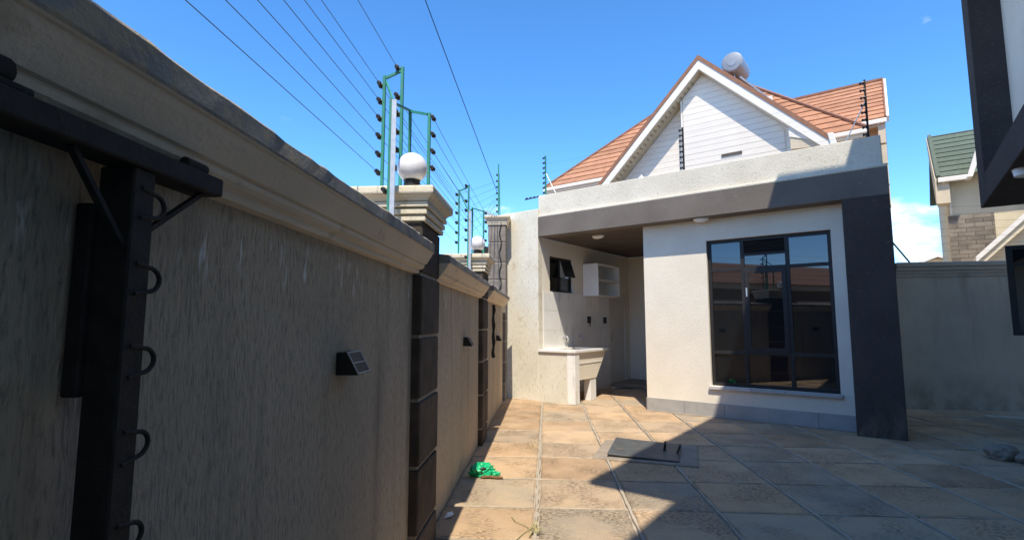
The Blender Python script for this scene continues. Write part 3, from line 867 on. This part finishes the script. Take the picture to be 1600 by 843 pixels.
def tap(u, a, label):
    e = bthing('tap', label, 'tap', u, a, 1.13, 'taps over the laundry sink')
    MB().tube([(0, 0, 0), (.05, 0, 0), (.09, 0, .005), (.105, 0, -.02), (.105, 0, -.10)], .012, 8).build('spout', 'galvanised', e, smooth=True)
    MB().tube([(.055, -.03, .04), (.055, .03, .04)], .008, 6).build('handle', 'galvanised', e, smooth=True)
    MB().tube([(.055, 0, .005), (.055, 0, .04)], .007, 6).build('stem', 'galvanised', e, smooth=True)
    MB().lathe([(.022, 0), (.022, .006), (.012, .012)], (0, 0, 0), 12, 'X').build('flange', 'galvanised', e, smooth=True)
tap(UL + .011, .60, 'chrome tap against the sunlit tiles over the sink')
tap(UL + .011, 1.22, 'chrome tap in the shade at the end of the sink')
# ceiling lights
def bulkhead(u, a, z, label, along=True):
    e = bthing('ceiling_light', label, 'light', u, a, z, 'small ceiling lights')
    n = 20
    rx, ry = (.12, .06)
    rings = []
    for r, zz in ((1.0, 0), (1.0, -.012), (.92, -.03), (.6, -.05), (.25, -.056)):
        rings.append([(rx * r * math.cos(2 * math.pi * k / n), ry * r * math.sin(2 * math.pi * k / n), zz) for k in range(n)])
    vs = [p for ring in rings for p in ring]
    fs = [(i * n + k, i * n + (k + 1) % n, (i + 1) * n + (k + 1) % n, (i + 1) * n + k) for i in range(4) for k in range(n)]
    fs.append(tuple(range(n))[::-1]); fs.append(tuple(range(4 * n, 5 * n)))
    MB().add(vs, fs).build('diffuser', 'white_paint', e, smooth=True)
    MB().lathe([(.045, 0), (.045, .004)], (0, 0, -.004), 16).build('base', 'black_plastic', e)
bulkhead(-1.0, .32, ZC - .0005, 'white oval bulkhead light on the front of the alcove ceiling')
bulkhead(-.55, 2.2, ZC - .0005, 'small light deep in the alcove ceiling')
bulkhead(1.0, -.13, ZC - .0005, 'white oval bulkhead light under the beam above the big window')
# fence posts standing on the parapet
def parapet_post(u, a, h, label, brace=None, mid=False):
    e = bthing('parapet_post', label, 'fence post', u, a, 3.7905, 'fence posts on the outbuilding parapet')
    m = 'black_steel' if not mid else 'insulator'
    MB().box(-.012, .012, -.012, .012, 0, h).build('post', 'green_paint' if brace == -1 else 'black_steel', e)
    n = 8
    for k in range(n): insulator(e, (-.03, 0, .06 + k * (h - .1) / (n - 1)), r=.026, l=.03, axis='X')
    if brace == 1: MB().tube([(-.26, .02, 0), (-.012, .0, h * .62)], .008, 6).build('brace', 'galvanised', e)
    if brace == -1: MB().tube([(.22, .02, 0), (.012, .0, h * .55)], .008, 6).build('brace', 'galvanised', e)
    return e
parapet_post(-1.86, -.12, .78, 'fence post with insulators at the left end of the parapet', -1)
parapet_post(.76, -.12, .72, 'fence post on the parapet in front of the white gable')
parapet_post(3.17, -.12, .80, 'fence post with slanting brace at the right end of the parapet', 1)
e = bthing('parapet_stub', 'short black rod with insulators sticking out beyond the parapet end', 'rod', UL - .02, -.12, 3.80)
MB().tube([(0, 0, .0), (-.36, -.02, -.02)], .010, 6).build('rod', 'black_steel', e)
for k in range(4): insulator(e, (-.06 - k * .09, -.005, .0), axis='X', r=.022, l=.02)
w = bthing('parapet_wires', 'thin fence wires strung above the parapet', 'wires', -1.89, -.12, 3.85, 'electric fence wires')
for k in range(0, 8, 2):
    MB().tube(sag((0, 0, .02 + k * .09), (2.62, 0, .02 + k * .085), .01), .0009, 4).build('wire', 'wire', w)
    MB().tube(sag((2.62, 0, .02 + k * .085), (5.03, 0, .02 + k * .095), .01), .0009, 4).build('wire', 'wire', w)

# ------------------------------------------------------------------ manhole, bag, stones, strips for spots of sun
m = thing('manhole', 'concrete manhole surround with a grey steel lid lying on it', 'manhole', (1.06, 5.80, 0), R(-15))
MB().box(-.50, .54, -.42, .46, -.05, .014).build('surround', 'concrete', m, bevel=.006, seg=1)
lid = MB().box(-.36, .36, -.34, .36, 0, .014).build('lid', 'steel_plate', m, bevel=.003, seg=1)
lid.location = (.0, .0, .032); lid.rotation_euler = (R(1.5), R(2.0), 0)
MB().box(-.34, .34, -.33, .35, .0145, .030).build('rim', 'steel_plate', m)
h_ = MB().tube([(.20, .02, .012), (.205, .02, .075), (.205, .10, .085), (.20, .10, .012)], .012, 8).build('lid_handle', 'black_steel', lid, smooth=True)
MB().bar((.33, -.03, .012), (.36, -.01, .085), .02, .012).bar((.36, -.01, .085), (.36, .09, .075), .016, .012).build('lid_latch', 'black_steel', lid)

def blob(r, seed, sx=1, sy=1, sz=1, amp=.25, sub=3, freq=2.2, flat=True):
    from mathutils import noise as nz
    bm = bmesh.new()
    bmesh.ops.create_icosphere(bm, subdivisions=sub, radius=1.0)
    for v in bm.verts:
        d = v.co.normalized()
        k = 1 + amp * nz.noise(d * freq + Vector((seed, seed * 1.7, 0))) + amp * .5 * nz.noise(d * freq * 2.6 + Vector((0, seed, 3)))
        v.co = Vector((d.x * sx, d.y * sy, d.z * sz)) * r * k
        if flat and v.co.z < -r * sz * .55: v.co.z = -r * sz * .55
    zmin = min(v.co.z for v in bm.verts)
    for v in bm.verts: v.co.z -= zmin
    me = bpy.data.meshes.new('blob')
    bm.to_mesh(me); bm.free()
    return me
g = thing('plastic_bag', 'crumpled green plastic bag with a dark opening lying by the wall', 'bag', (-.60, 4.87, .004), R(20))
o = put('bag_body', blob(.092, 3.2, 1.2, .85, .75, .42, 4, 2.4), 'green_plastic', g)
for k, (x, y, a_) in enumerate(((.07, .05, .5), (.10, -.03, -.2))):
    o = put('bag_flap', blob(.045, 5.1 + k, 1.3, .7, .6, .5, 3, 2.4), 'green_plastic', g)
    o.location = (x, y, 0); o.rotation_euler = (0, 0, a_)
MB().lathe([(.028, -.010), (.034, -.004), (.034, .006), (.028, .012)], (-.005, -.068, .055), 14, 'Y').build('bag_opening', 'black_plastic', g, smooth=True)
o = put('twig', MB().tube([(0, 0, .012), (.07, .01, .016), (.15, -.01, .014), (.20, .0, .012)], [.012, .011, .013, .009], 7).mesh('twig', True), 'twig')
o.location = (-.60, 4.78, 0); tag(o, 'short brown stick lying beside the green bag', 'stick')
for k, (x, y, r, sx, lab) in enumerate(((4.70, 5.80, .13, 1.0, 'rough grey stone lying on the shaded paving at right'),
                                        (4.86, 5.62, .12, 1.4, 'second stone lower down at the right picture edge'))):
    o = put('stone', blob(r, 11.3 + k * 4, sx, 1, .8, .32, 3, 1.3), 'stone')
    o.location = (x, y, 0); tag(o, lab, 'stone', 'loose stones on the paving')
o = MB().box(-.45, .45, -.05, .05, 0, .03).build('sun_strip', 'sun_pale'); o.location = (6.95, 8.10, .002); o.rotation_euler = (0, 0, R(-22))  # strip added where a spot of sun seemed likely, not timber
tag(o, 'pale strip put in for sunlight on the ground by the right wall', 'sun_strip')
o = MB().box(-.10, .10, -.02, .02, 0, .012).build('sun_fleck', 'sun_pale'); o.location = (6.0, 8.05, .002); o.rotation_euler = (0, 0, R(-28))  # smaller strip added for the second spot of sun
tag(o, 'small pale strip put in for a spot of sun near the dark column', 'sun strip')
# weeds in the joints
rs = random.Random(4)
for (x, y, n, lab) in ((-.075, 3.62, 26, 'dry yellow-green grass tuft in the nearest paving joint'), (-.18, 5.92, 12, 'small dry weed on the slab near the far joint')):
    b = MB()
    for k in range(n):
        an = rs.uniform(0, 2 * math.pi); l = rs.uniform(.03, .10); h = rs.uniform(.015, .05)
        bx, by = rs.uniform(-.015, .015), rs.uniform(-.05, .05)
        d = Vector((math.cos(an), math.sin(an), 0)); s_ = Vector((-d.y, d.x, 0)) * .0022
        p = Vector((bx, by, .0)); q = p + d * l * .5 + Vector((0, 0, h)); e_ = p + d * l + Vector((0, 0, h * .6))
        b.add([p - s_, p + s_, q + s_, q - s_, e_], [(0, 1, 2, 3), (3, 2, 4)])
    o = b.build('grass_tuft', 'dry_grass'); o.location = (x, y, .003)
    o['label'] = lab; o['category'] = 'weeds'

# ------------------------------------------------------------------ wall across the right side
w = thing('yard_wall', 'shaded grey rendered wall closing the yard on the right', 'wall', (5.2, 9.10, 0), R(-6))
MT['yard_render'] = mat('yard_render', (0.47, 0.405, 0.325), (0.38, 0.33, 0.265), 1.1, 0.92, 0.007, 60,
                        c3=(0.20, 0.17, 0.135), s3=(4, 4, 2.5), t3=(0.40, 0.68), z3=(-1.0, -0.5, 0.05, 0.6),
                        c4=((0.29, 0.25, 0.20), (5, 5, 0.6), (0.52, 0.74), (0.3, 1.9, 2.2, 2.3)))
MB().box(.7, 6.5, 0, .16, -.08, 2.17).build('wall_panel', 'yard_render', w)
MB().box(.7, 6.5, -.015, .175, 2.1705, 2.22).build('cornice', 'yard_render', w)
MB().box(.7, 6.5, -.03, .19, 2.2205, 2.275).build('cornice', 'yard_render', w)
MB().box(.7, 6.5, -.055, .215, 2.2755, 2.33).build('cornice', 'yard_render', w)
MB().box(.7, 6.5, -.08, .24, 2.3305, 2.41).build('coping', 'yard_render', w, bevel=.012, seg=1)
e = thing('wall_fence_brace', 'slanting green brace on the wall beside the dark column', 'brace', (5.2, 9.10, 2.41), R(-6))
MB().tube([(.98, .08, .0), (.56, .08, .62)], .014, 6).build('brace', 'green_paint', e)
w = thing('wall_wires', 'thin horizontal fence wires above the right yard wall', 'wires', (5.2, 9.10, 2.41), R(-6), 'electric fence wires')
for k in range(8): MB().tube(sag((.2, .08, .08 + k * .125), (6.4, .08, .10 + k * .125), .02), .0018, 4).build('wire', 'wire', w)

# ------------------------------------------------------------------ roof helper (building coordinates u, a, z)
def roof_rows(parent, poly_at, s0, s1, step, base, mat_, thick=.03):
    """tile rows on a sloping plane: poly_at(s) gives the u range at slope distance s; base(s) gives (a, z) of the plane"""
    s = s0
    while s < s1 - .02:
        e = min(s + step, s1)
        (l0, r0), (l1, r1) = poly_at(s), poly_at(e)
        a0, z0 = base(s); a1, z1 = base(e)
        dl = math.hypot(a1 - a0, z1 - z0)
        na, nz_ = -(z1 - z0) / dl, (a1 - a0) / dl
        lf = .030
        if r0 > l0 and r1 >= l1:
            pts = [(l0, a0, z0), (r0, a0, z0), (r0, a0 + na * lf, z0 + nz_ * lf), (l0, a0 + na * lf, z0 + nz_ * lf),
                   (l1, a1, z1), (r1, a1, z1), (r1, a1 + na * .006, z1 + nz_ * .006), (l1, a1 + na * .006, z1 + nz_ * .006)]
            MB().add(pts, [(0, 3, 2, 1), (4, 5, 6, 7), (3, 7, 6, 2), (0, 1, 5, 4), (0, 4, 7, 3), (1, 2, 6, 5)]).build('tile_row', mat_, parent)
        s = e
S2 = math.sqrt(.5)
# ------------------------------------------------------------------ the gabled neighbour house
h1 = thing('gabled_house', 'white gabled house with orange tiled roof behind the outbuilding', 'house', C0, RZ_B)
ZE, EA = 5.90, 6.0                                    # wing eaves
UL1, UR1 = -5.92, 3.02
RA = 9.15                                             # ridge position
# walls
MB().box(UL1 + .6, UR1 - .45, EA + .5, 12.0, -.08, ZE - .15).build('wing_wall', 'cream_render', h1)
# wing roof: front slope rows clipped by the two hips, the three other slopes plain
def wing(s): t_ = s * S2; return (UL1 + t_, UR1 - t_)
roof_rows(h1, wing, 0, (RA - EA) / S2, .30, lambda s: (EA + s * S2, ZE + s * S2), 'orange_tile')
t_ = RA - EA
zr = ZE + t_
back = 2 * RA - EA
MB().add([(UL1, EA, ZE - .01), (UL1 + t_, RA, zr), (UL1, back, ZE - .01)], [(0, 1, 2)]).build('hip_slope', 'orange_tile', h1)
MB().add([(UR1, EA, ZE - .01), (UR1 - t_, RA, zr), (UR1, back, ZE - .01)], [(0, 2, 1)]).build('hip_slope', 'orange_tile', h1)
MB().add([(UL1, back, ZE), (UL1 + t_, RA, zr), (UR1 - t_, RA, zr), (UR1, back, ZE)], [(0, 1, 2, 3)]).build('rear_slope', 'orange_tile', h1)
for sgn, uu in ((1, UL1), (-1, UR1)):
    MB().bar((uu + sgn * .02, EA + .0, ZE + .035), (uu + sgn * t_, RA, zr + .035), .13, .05).build('hip_cap', 'brown_verge', h1)
def eaves(u0, u1, a, z):
    MB().box(u0, u1, a - .07, a + .015, z - .13, z - .02).build('gutter', 'trim_white', h1, bevel=.015, seg=2)
    MB().box(u0 + .04, u1 - .04, a + .0155, a + .04, z - .20, z - .03).build('fascia_board', 'trim_white', h1)
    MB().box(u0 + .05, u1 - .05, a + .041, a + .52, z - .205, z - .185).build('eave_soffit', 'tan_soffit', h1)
eaves(UL1, -2.95, EA, ZE)
eaves(1.9, UR1, EA, ZE)
# cross gable: roof slopes, barge boards, verge caps
GU, GZ, GA = -.43, 8.30, 5.0                          # apex and face position
SL, SRr = 3.35, 2.80                                  # horizontal run of the left and the right slope
for sgn, run in ((-1, SL), (1, SRr)):
    e0 = (GU, GZ); e1 = (GU + sgn * run, GZ - run)
    # roof slab
    n_ = Vector((sgn * S2, 0, S2))
    q = [Vector((GU, GA, GZ)), Vector((GU + sgn * run, GA, GZ - run)), Vector((GU + sgn * run, GA + 1.2, GZ - run)), Vector((GU, GA + 3.7, GZ))]
    MB().prism([p - n_ * .03 for p in q], n_ * .07).build('gable_slope', 'brown_verge', h1)
    # bargeboard (white) and verge cap (brown) on the face
    def along(d0, d1, w0, w1, y0, y1, nm, m_):
        pts = []
        for d, wd in ((d0, w0), (d1, w0), (d1, w1), (d0, w1)):
            pts.append((GU + sgn * (d - wd * 0.0), y0, GZ - d - wd * 1.414))
        return MB().prism(pts, (0, y1 - y0, 0)).build(nm, m_, h1)
    along(0, run + .02, -.035, .055, GA - .03, GA + .05, 'verge_cap', 'brown_verge')
    along(0, run, .0555, .235, GA - .012, GA + .03, 'barge_board', 'trim_white')
    # soffit under the overhang, with perforation strips on the left
    q = [Vector((GU, GA + .031, GZ - .24 * 1.414)), Vector((GU + sgn * run, GA + .031, GZ - run - .24 * 1.414)),
         Vector((GU + sgn * run, GA + 1.3, GZ - run - .24 * 1.414)), Vector((GU, GA + 1.3, GZ - .24 * 1.414))]
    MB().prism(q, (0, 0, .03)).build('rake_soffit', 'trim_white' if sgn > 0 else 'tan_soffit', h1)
    if sgn < 0:
        for r_, aa in enumerate((GA + .14, GA + .24)):
            b = MB()
            d = .22
            while d < run:
                b.prism([(GU - d, aa, GZ - d - .345), (GU - d - .035, aa, GZ - d - .345 - .035), (GU - d - .035, aa + .035, GZ - d - .345 - .035), (GU - d, aa + .035, GZ - d - .345)], (0, 0, -.006))
                d += .105
            b.build('soffit_slots', 'soffit_hole', h1)
# gable wall: right bay forward, left part set back
BAY, SET = GA + .29, GA + .56
STEP = -1.02                                          # left edge of the forward bay
def under(u, drop): return GZ - abs(u - GU) - drop
def gable_wall(a, u0, u1, drop, zb, nm, m_, th=.2):
    pts = [(u0, a, zb), (u1, a, zb), (u1, a, under(u1, drop))]
    if u0 < GU < u1: pts.append((GU, a, GZ - drop))
    pts.append((u0, a, under(u0, drop)))
    return MB().prism(pts, (0, th, 0)).build(nm, m_, h1)
RB = 1.55
gable_wall(BAY, STEP, RB, .345, 2.5, 'bay_wall', 'trim_white', .6)
gable_wall(SET, -3.3, STEP - .001, .345, 2.5, 'set_back_wall', 'trim_white', .2)
# siding boards, clipped to the smaller triangle
def boards(a, u0, u1, drop, zb, apex_limit=99):
    z = zb
    h = .155
    while z < GZ - drop - .02:
        zt = min(z + h - .006, GZ - drop)
        def rngu(zz):
            k = GZ - drop - zz
            return max(u0, GU - k), min(u1, GU + k)
        l0, r0 = rngu(z); l1, r1 = rngu(zt)
        if r0 - l0 > .03:
            if r1 - l1 < .01: l1 = r1 = (l0 + r0) / 2; r1 += .004
            MB().prism([(l0, a, z), (r0, a, z), (r1, a, zt), (l1, a, zt)], (0, .0245, 0)).build('siding_board', 'siding', h1)
        z += h
boards(BAY - .026, STEP + .06, 1.43, .40, 4.9)
# vertical boards fill the plain peak above the siding lines is left as one pale sheet
boards(SET - .026, -3.2, STEP - .07, .40, 4.9)
MB().box(STEP - .001, STEP + .045, BAY - .03, BAY - .0005, 4.9, under(STEP, .36)).build('corner_trim', 'trim_white', h1)
# vent slot and box end of the right eave
MB().box(-.02, .47, BAY - .05, BAY - .027, 5.60, 5.665).build('vent_slot', 'soffit_brown', h1)
MB().prism([(RB + .02, GA + .05, 5.72), (GU + SRr - .02, GA + .05, 5.50), (GU + SRr - .02, GA + .05, 5.36), (RB + .02, GA + .05, 5.42)], (0, .5, 0)).build('eave_box', 'tan_soffit', h1)
MB().prism([(RB + .001, GA + .0305, under(RB, .35)), (GU + SRr - .05, GA + .0305, 5.40), (GU + SRr - .05, GA + .0305, 5.62 - .2), (RB + .001, GA + .0305, 5.72)], (0, .019, 0)).build('gable_return', 'siding', h1)
q = GU + SRr
MB().prism([(q - .06, GA - .05, 5.60), (q + .06, GA - .05, 5.60), (q + .15, GA - .05, 5.18), (q + .02, GA - .05, 5.18)], (0, 1.2, 0)).build('gutter_end', 'trim_white', h1, bevel=.012, seg=1)
MB().prism([(-2.25, GA + .40, 5.62), (-2.05, GA + .40, 5.22), (-2.62, GA + .40, 5.22)], (0, .62, 0)).build('gable_return', 'trim_white', h1)
# back range with its own roof at the right
MA, MZ = 8.0, 6.72
tp = math.tan(R(40))
ln = 2.25 / math.cos(R(40))
roof_rows(h1, lambda s: (.3, 3.37), 0, ln, .29, lambda s: (MA + s * math.cos(R(40)), MZ + s * math.sin(R(40))), 'orange_tile')
MB().add([(.3, MA + 2.25, MZ + 2.25 * tp), (3.37, MA + 2.25, MZ + 2.25 * tp), (3.37, MA + 4.5, MZ), (.3, MA + 4.5, MZ)], [(0, 1, 2, 3)]).build('rear_slope', 'orange_tile', h1)
MB().bar((.3, MA + 2.25, MZ + 2.25 * tp + .03), (3.38, MA + 2.25, MZ + 2.25 * tp + .03), .12, .06).build('ridge_cap', 'brown_verge', h1)
MB().bar((3.385, MA - .02, MZ - .02), (3.385, MA + 2.25, MZ + 2.25 * tp), .035, .12, (0, 0, 1)).build('verge_cap', 'brown_verge', h1)
MB().bar((3.43, MA - .02, MZ - .06), (3.43, MA + 2.25, MZ + 2.25 * tp - .05), .05, .16, (0, 0, 1)).build('barge_board', 'trim_white', h1)
MB().box(1.0, 3.40, MA - .07, MA + .02, MZ - .15, MZ - .03).build('gutter', 'trim_white', h1, bevel=.015, seg=1)
MB().box(1.0, 3.36, MA + .021, MA + .45, MZ - .20, MZ - .17).build('eave_soffit', 'tan_soffit', h1)
MB().prism([(3.20, MA + .45, -.08), (3.20, MA + 4.2, -.08), (3.20, MA + 4.2, MZ), (3.20, MA + 2.25, MZ + 1.7), (3.20, MA + .45, MZ + .1)], (-2.8, 0, 0)).build('range_wall', 'tan_soffit', h1)
for z in (4.4, 4.95, 5.5, 6.05):
    MB().box(3.201, 3.36, MA + .02, MA + .44, z, z + .50).build('corner_panel', 'tan_soffit', h1, bevel=.006, seg=1)

# solar water heater on the gable's right slope
t = bthing('solar_water_heater', 'silver solar water heater tank with collector on the orange roof', 'water heater', .16, GA + 1.0, 7.72)
cz = .68
MB().lathe([(.255, 0), (.275, .02), (.275, .84), (.255, .86)], (0, 0, cz), 28, 'Y').build('tank', 'tank_steel', t, smooth=True)
MB().lathe([(.235, -.018), (.25, -.012), (.25, -.0005)], (0, 0, cz), 28, 'Y').build('tank_end', 'tank_end', t, smooth=True)
MB().lathe([(.10, -.03), (.12, -.028), (.12, -.0185)], (0, 0, cz), 20, 'Y').build('end_boss', 'tank_steel', t, smooth=True)
b = MB().prism([(.16, .05, .22), (.86, .05, -.60), (.89, .05, -.57), (.19, .05, .25)], (0, 1.2, 0)).build('collector', 'tank_steel', t)
MB().prism([(.195, .09, .252), (.885, .09, -.565), (.888, .09, -.562), (.198, .09, .255)], (0, 1.12, 0)).build('collector_glass', 'glass', t)
MB().tube([(.0, .2, cz - .28), (.06, .2, .0)], .015, 6).tube([(.0, .8, cz - .28), (.06, .8, .0)], .015, 6).tube([(-.15, .2, cz - .24), (-.28, .2, .32)], .015, 6).build('stand', 'galvanised', t)
MB().box(.80, .93, .0, .05, -.64, -.52).build('end_bracket', 'trim_white', t)

# ------------------------------------------------------------------ green-roofed house on the right
h2 = thing('green_roofed_house', 'cream house with green tiled roof and stone cladding beyond the right wall', 'house', C0, RZ_B)
GA2, GZ2 = 10.0, 5.38
ln = 2.15 / math.cos(R(40))
roof_rows(h2, lambda s: (4.42, 8.0), 0, ln, .30, lambda s: (GA2 + s * math.cos(R(40)), GZ2 + s * math.sin(R(40))), 'green_tile')
MB().add([(4.42, GA2 + 2.15, GZ2 + 2.15 * tp), (8, GA2 + 2.15, GZ2 + 2.15 * tp), (8, GA2 + 4.3, GZ2), (4.42, GA2 + 4.3, GZ2)], [(0, 1, 2, 3)]).build('rear_slope', 'green_tile', h2)
MB().bar((4.44, GA2 - .02, GZ2 + .03), (4.44, GA2 + 2.15, GZ2 + 2.15 * tp + .04), .09, .06).build('verge_cap', 'green_tile', h2)
MB().box(4.42, 5.05, GA2 - .08, GA2 + .015, GZ2 - .15, GZ2 - .02).build('gutter', 'trim_white', h2, bevel=.012, seg=1)
MB().prism([(4.36, GA2 - .02, GZ2 - .02), (4.36, GA2 + 2.15, GZ2 + 2.15 * tp - .02), (4.36, GA2 + 2.15, GZ2 + 2.15 * tp - .28), (4.36, GA2 + .2, GZ2 - .72), (4.36, GA2 - .02, GZ2 - .72)], (.04, 0, 0)).build('barge_board', 'tan_soffit', h2)
MB().box(4.401, 4.66, GA2 + .03, GA2 + .5, GZ2 - .72, GZ2 - .16).build('boxed_eave', 'tan_soffit', h2)
MB().box(4.62, 8.0, GA2 + .501, GA2 + 4.0, -.08, GZ2 + .2).build('house_wall', 'cream_render', h2)
for k, z in enumerate([2.2 + .12 * i for i in range(18)]):
    u = 4.60 - (.18 if k % 2 else 0)
    while u < 5.55:
        u1 = min(u + .36, 5.55)
        if u1 > 4.62:
            MB().box(max(u, 4.60) + .004, u1 - .004, GA2 + .46, GA2 + .5005, z + .004, z + .116).build('cladding_stone', 'cladding', h2)
        u = u1
MB().box(4.655, 4.70, GA2 + .42, GA2 + .459, 4.37, GZ2 - .21).build('downpipe', 'trim_white', h2)
# lower wing with a raking barge
MB().prism([(5.0, GA2 - .6, 2.93), (7.6, GA2 - .6, 5.65), (7.6, GA2 - .6, 5.47), (5.0, GA2 - .6, 2.75)], (0, .08, 0)).build('barge_board', 'cream_render', h2)
MB().prism([(5.0, GA2 - .68, 3.08), (7.6, GA2 - .68, 5.80), (7.6, GA2 - .68, 5.655), (5.0, GA2 - .68, 2.935)], (0, .7, 0)).build('verge_trim', 'trim_white', h2)
MB().prism([(5.1, GA2 - .3, -.08), (7.6, GA2 - .3, -.08), (7.6, GA2 - .3, 5.4), (5.1, GA2 - .3, 2.85)], (0, .6, 0)).build('wing_wall', 'cream_render', h2)
MB().prism([(5.02, GA2 - .1, 5.28), (5.42, GA2 - .1, 6.55), (5.55, GA2 - .1, 6.55), (5.14, GA2 - .1, 5.28)], (0, .5, 0)).build('dormer_barge', 'trim_white', h2)
# a distant little gable
h3 = thing('distant_house', 'tiny pale gable peeping over the right yard wall', 'house', loc(5.0, 25, 0), RZ_B)
MB().prism([(-.9, 0, -.08), (.9, 0, -.08), (.9, 0, 4.3), (.05, 0, 4.62), (-.9, 0, 4.3)], (0, 4, 0)).build('wall', 'cream_render', h3)
for s_ in (-1, 1):
    MB().prism([(.05, -.3, 4.66), (.05 + s_ * 1.4, -.3, 4.10), (.05 + s_ * 1.4, -.3, 4.20), (.05, -.3, 4.78)], (0, 4.4, 0)).build('roof', 'trim_white', h3)

# ------------------------------------------------------------------ the main house at the right (mostly out of the picture, it shades the yard)
h4 = thing('main_house', 'big house with charcoal box frame overhanging at the right picture edge', 'house', (0, 0, 0), RZ_B)
V0, V1 = 0.70, 1.75                                   # upper box face, ground floor face (local x = away from the yard)
A1, ZB, ZT = 6.67, 2.51, 7.20
WID = 8.5
MB().box(V1, WID, -6.0, 10.6, -.08, ZT).build('house_body', 'white_render', h4)
# upper box: frame members and recessed wall
MB().box(V0, V1 - .001, A1 - .40, A1, ZB, ZT).build('frame_post', 'house_charcoal', h4, bevel=.005, seg=1)
MB().box(V0, V1 - .001, -5.0, A1 - .4005, ZB, ZB + .25).build('frame_beam', 'house_charcoal', h4, bevel=.005, seg=1)
MB().box(V0, V1 - .001, -5.0, A1 - .4005, ZT - .45, ZT).build('frame_top', 'house_charcoal', h4, bevel=.005, seg=1)
MB().box(V0, V1 - .001, -5.0, -4.6, ZB + .2505, ZT - .4505).build('frame_post', 'house_charcoal', h4, bevel=.005, seg=1)
MB().box(.925, 1.30, 5.3, A1 - .401, ZB + .2505, ZT - .4505).build('recess_wall', 'white_render', h4)
MB().box(.925, 1.30, -4.599, 2.0, ZB + .2505, ZT - .4505).build('recess_wall', 'white_render', h4)
MB().box(1.00, 1.02, 2.0005, 5.2995, ZB + .2505, ZT - .4505).build('window_pane', 'glass', h4)
MB().box(-.10, V0 - .001, .69, 6.06, ZT - .18, ZT).build('roof_canopy', 'house_charcoal', h4)
MB().box(1.15, V1 - .001, A1 + .001, 10.6, ZT - .18, ZT).build('shade_eave', 'house_charcoal', h4)  # unseen eave added to keep the yard wall in shade
# ground floor: an opened window sash
ws = MB()
sa, s0, s1, z0, z1 = 8.35, 1.055, 1.745, 1.255, 2.31
ws.box(s0, s1, sa, sa + .035, z0, z0 + .05).box(s0, s1, sa, sa + .035, z1 - .05, z1).box(s0, s0 + .06, sa, sa + .035, z0 + .05, z1 - .05).box(s1 - .05, s1, sa, sa + .035, z0 + .05, z1 - .05)
ws.box(s0 + .06, s1 - .05, sa + .002, sa + .033, z1 - .24, z1 - .20)
sash = ws.build('window_sash', 'black_frame', h4)
MB().box(s0 + .06, s1 - .05, sa + .014, sa + .02, z0 + .05, z1 - .24).build('pane', 'glass', sash)
MB().box(s0 + .06, s1 - .05, sa + .014, sa + .02, z1 - .20, z1 - .05).build('pane', 'glass', sash)
lp = Vector((0, 0, 0)) + U * .80 + A * 5.12 + Vector((0, 0, ZB - .0005))
e = thing('soffit_light', 'white light under the charcoal overhang at the right edge', 'light', lp, RZ_B)
MB().lathe([(.07, 0), (.075, -.01), (.07, -.05), (.05, -.055)], n=20).build('diffuser', 'white_paint', e, smooth=True)
MB().lathe([(.08, .0), (.08, -.008)], n=20).build('rim', 'galvanised', e, smooth=True)

# ------------------------------------------------------------------ gate behind the viewpoint, mirrored in the window glass
g = thing('sliding_gate', 'black slatted steel gate closing the yard behind the viewpoint', 'gate', (-.7, -5.6, 0))
for k in range(14): MB().box(0, 4.2, 0, .03, .08 + k * .165, .23 + k * .165).build('slat', 'black_steel', g)
for x in (.0, 1.4, 2.8, 4.15): MB().box(x, x + .05, .031, .08, .02, 2.42).build('upright', 'black_steel', g)

h5 = thing('side_house', 'single-storey house beyond the left wall, mirrored dark in the big window', 'house', (-11.5, -14, 0))
MB().box(0, 6, 0, 17.2, -.08, 2.6).build('wall', 'cladding', h5)
MB().box(-.3, 6.35, -.3, 17.5, 2.6005, 2.78).build('roof_edge', 'trim_white', h5)
MB().prism([(-.4, -.4, 2.781), (6.5, -.4, 2.781), (3, -.4, 3.95)], (0, 18, 0)).build('roof', 'brown_verge', h5)
for k in range(4):
    f_ = MB().box(6.001, 6.05, 1.5 + k * 4, 3.1 + k * 4, 1.0, 2.2).build('window', 'trim_white', h5)
    MB().box(6.051, 6.06, 1.6 + k * 4, 3.0 + k * 4, 1.1, 2.1).build('pane', 'glass', f_)
# dry stems creeping over the slabs, a scrap of paper
e = thing('dry_stems', 'pale curling dry stems lying along the nearest paving joint', 'weeds', (-.10, 3.55, .004))
for pts in ([(-.16, .32, .004), (-.13, .22, .010), (-.05, .14, .014), (.0, .06, .008), (-.02, -.05, .012)],
            [(.01, .25, .006), (-.01, .10, .014), (-.06, .02, .010), (-.10, -.08, .006)],
            [(-.02, .0, .01), (.02, .12, .02), (.03, .22, .008)]):
    MB().tube(pts, .0032, 6).build('stem', 'dry_grass', e, smooth=True)
o = MB().add([(-.03, -.06, .004), (.01, -.05, .012), (.03, .02, .005), (.01, .07, .010), (-.02, .03, .015)], [(0, 1, 4), (1, 2, 4), (2, 3, 4)]).build('paper_scrap', 'white_paint')
o.location = (-.715, 3.86, .001); tag(o, 'crumpled pale paper scrap at the foot of the left wall', 'litter')
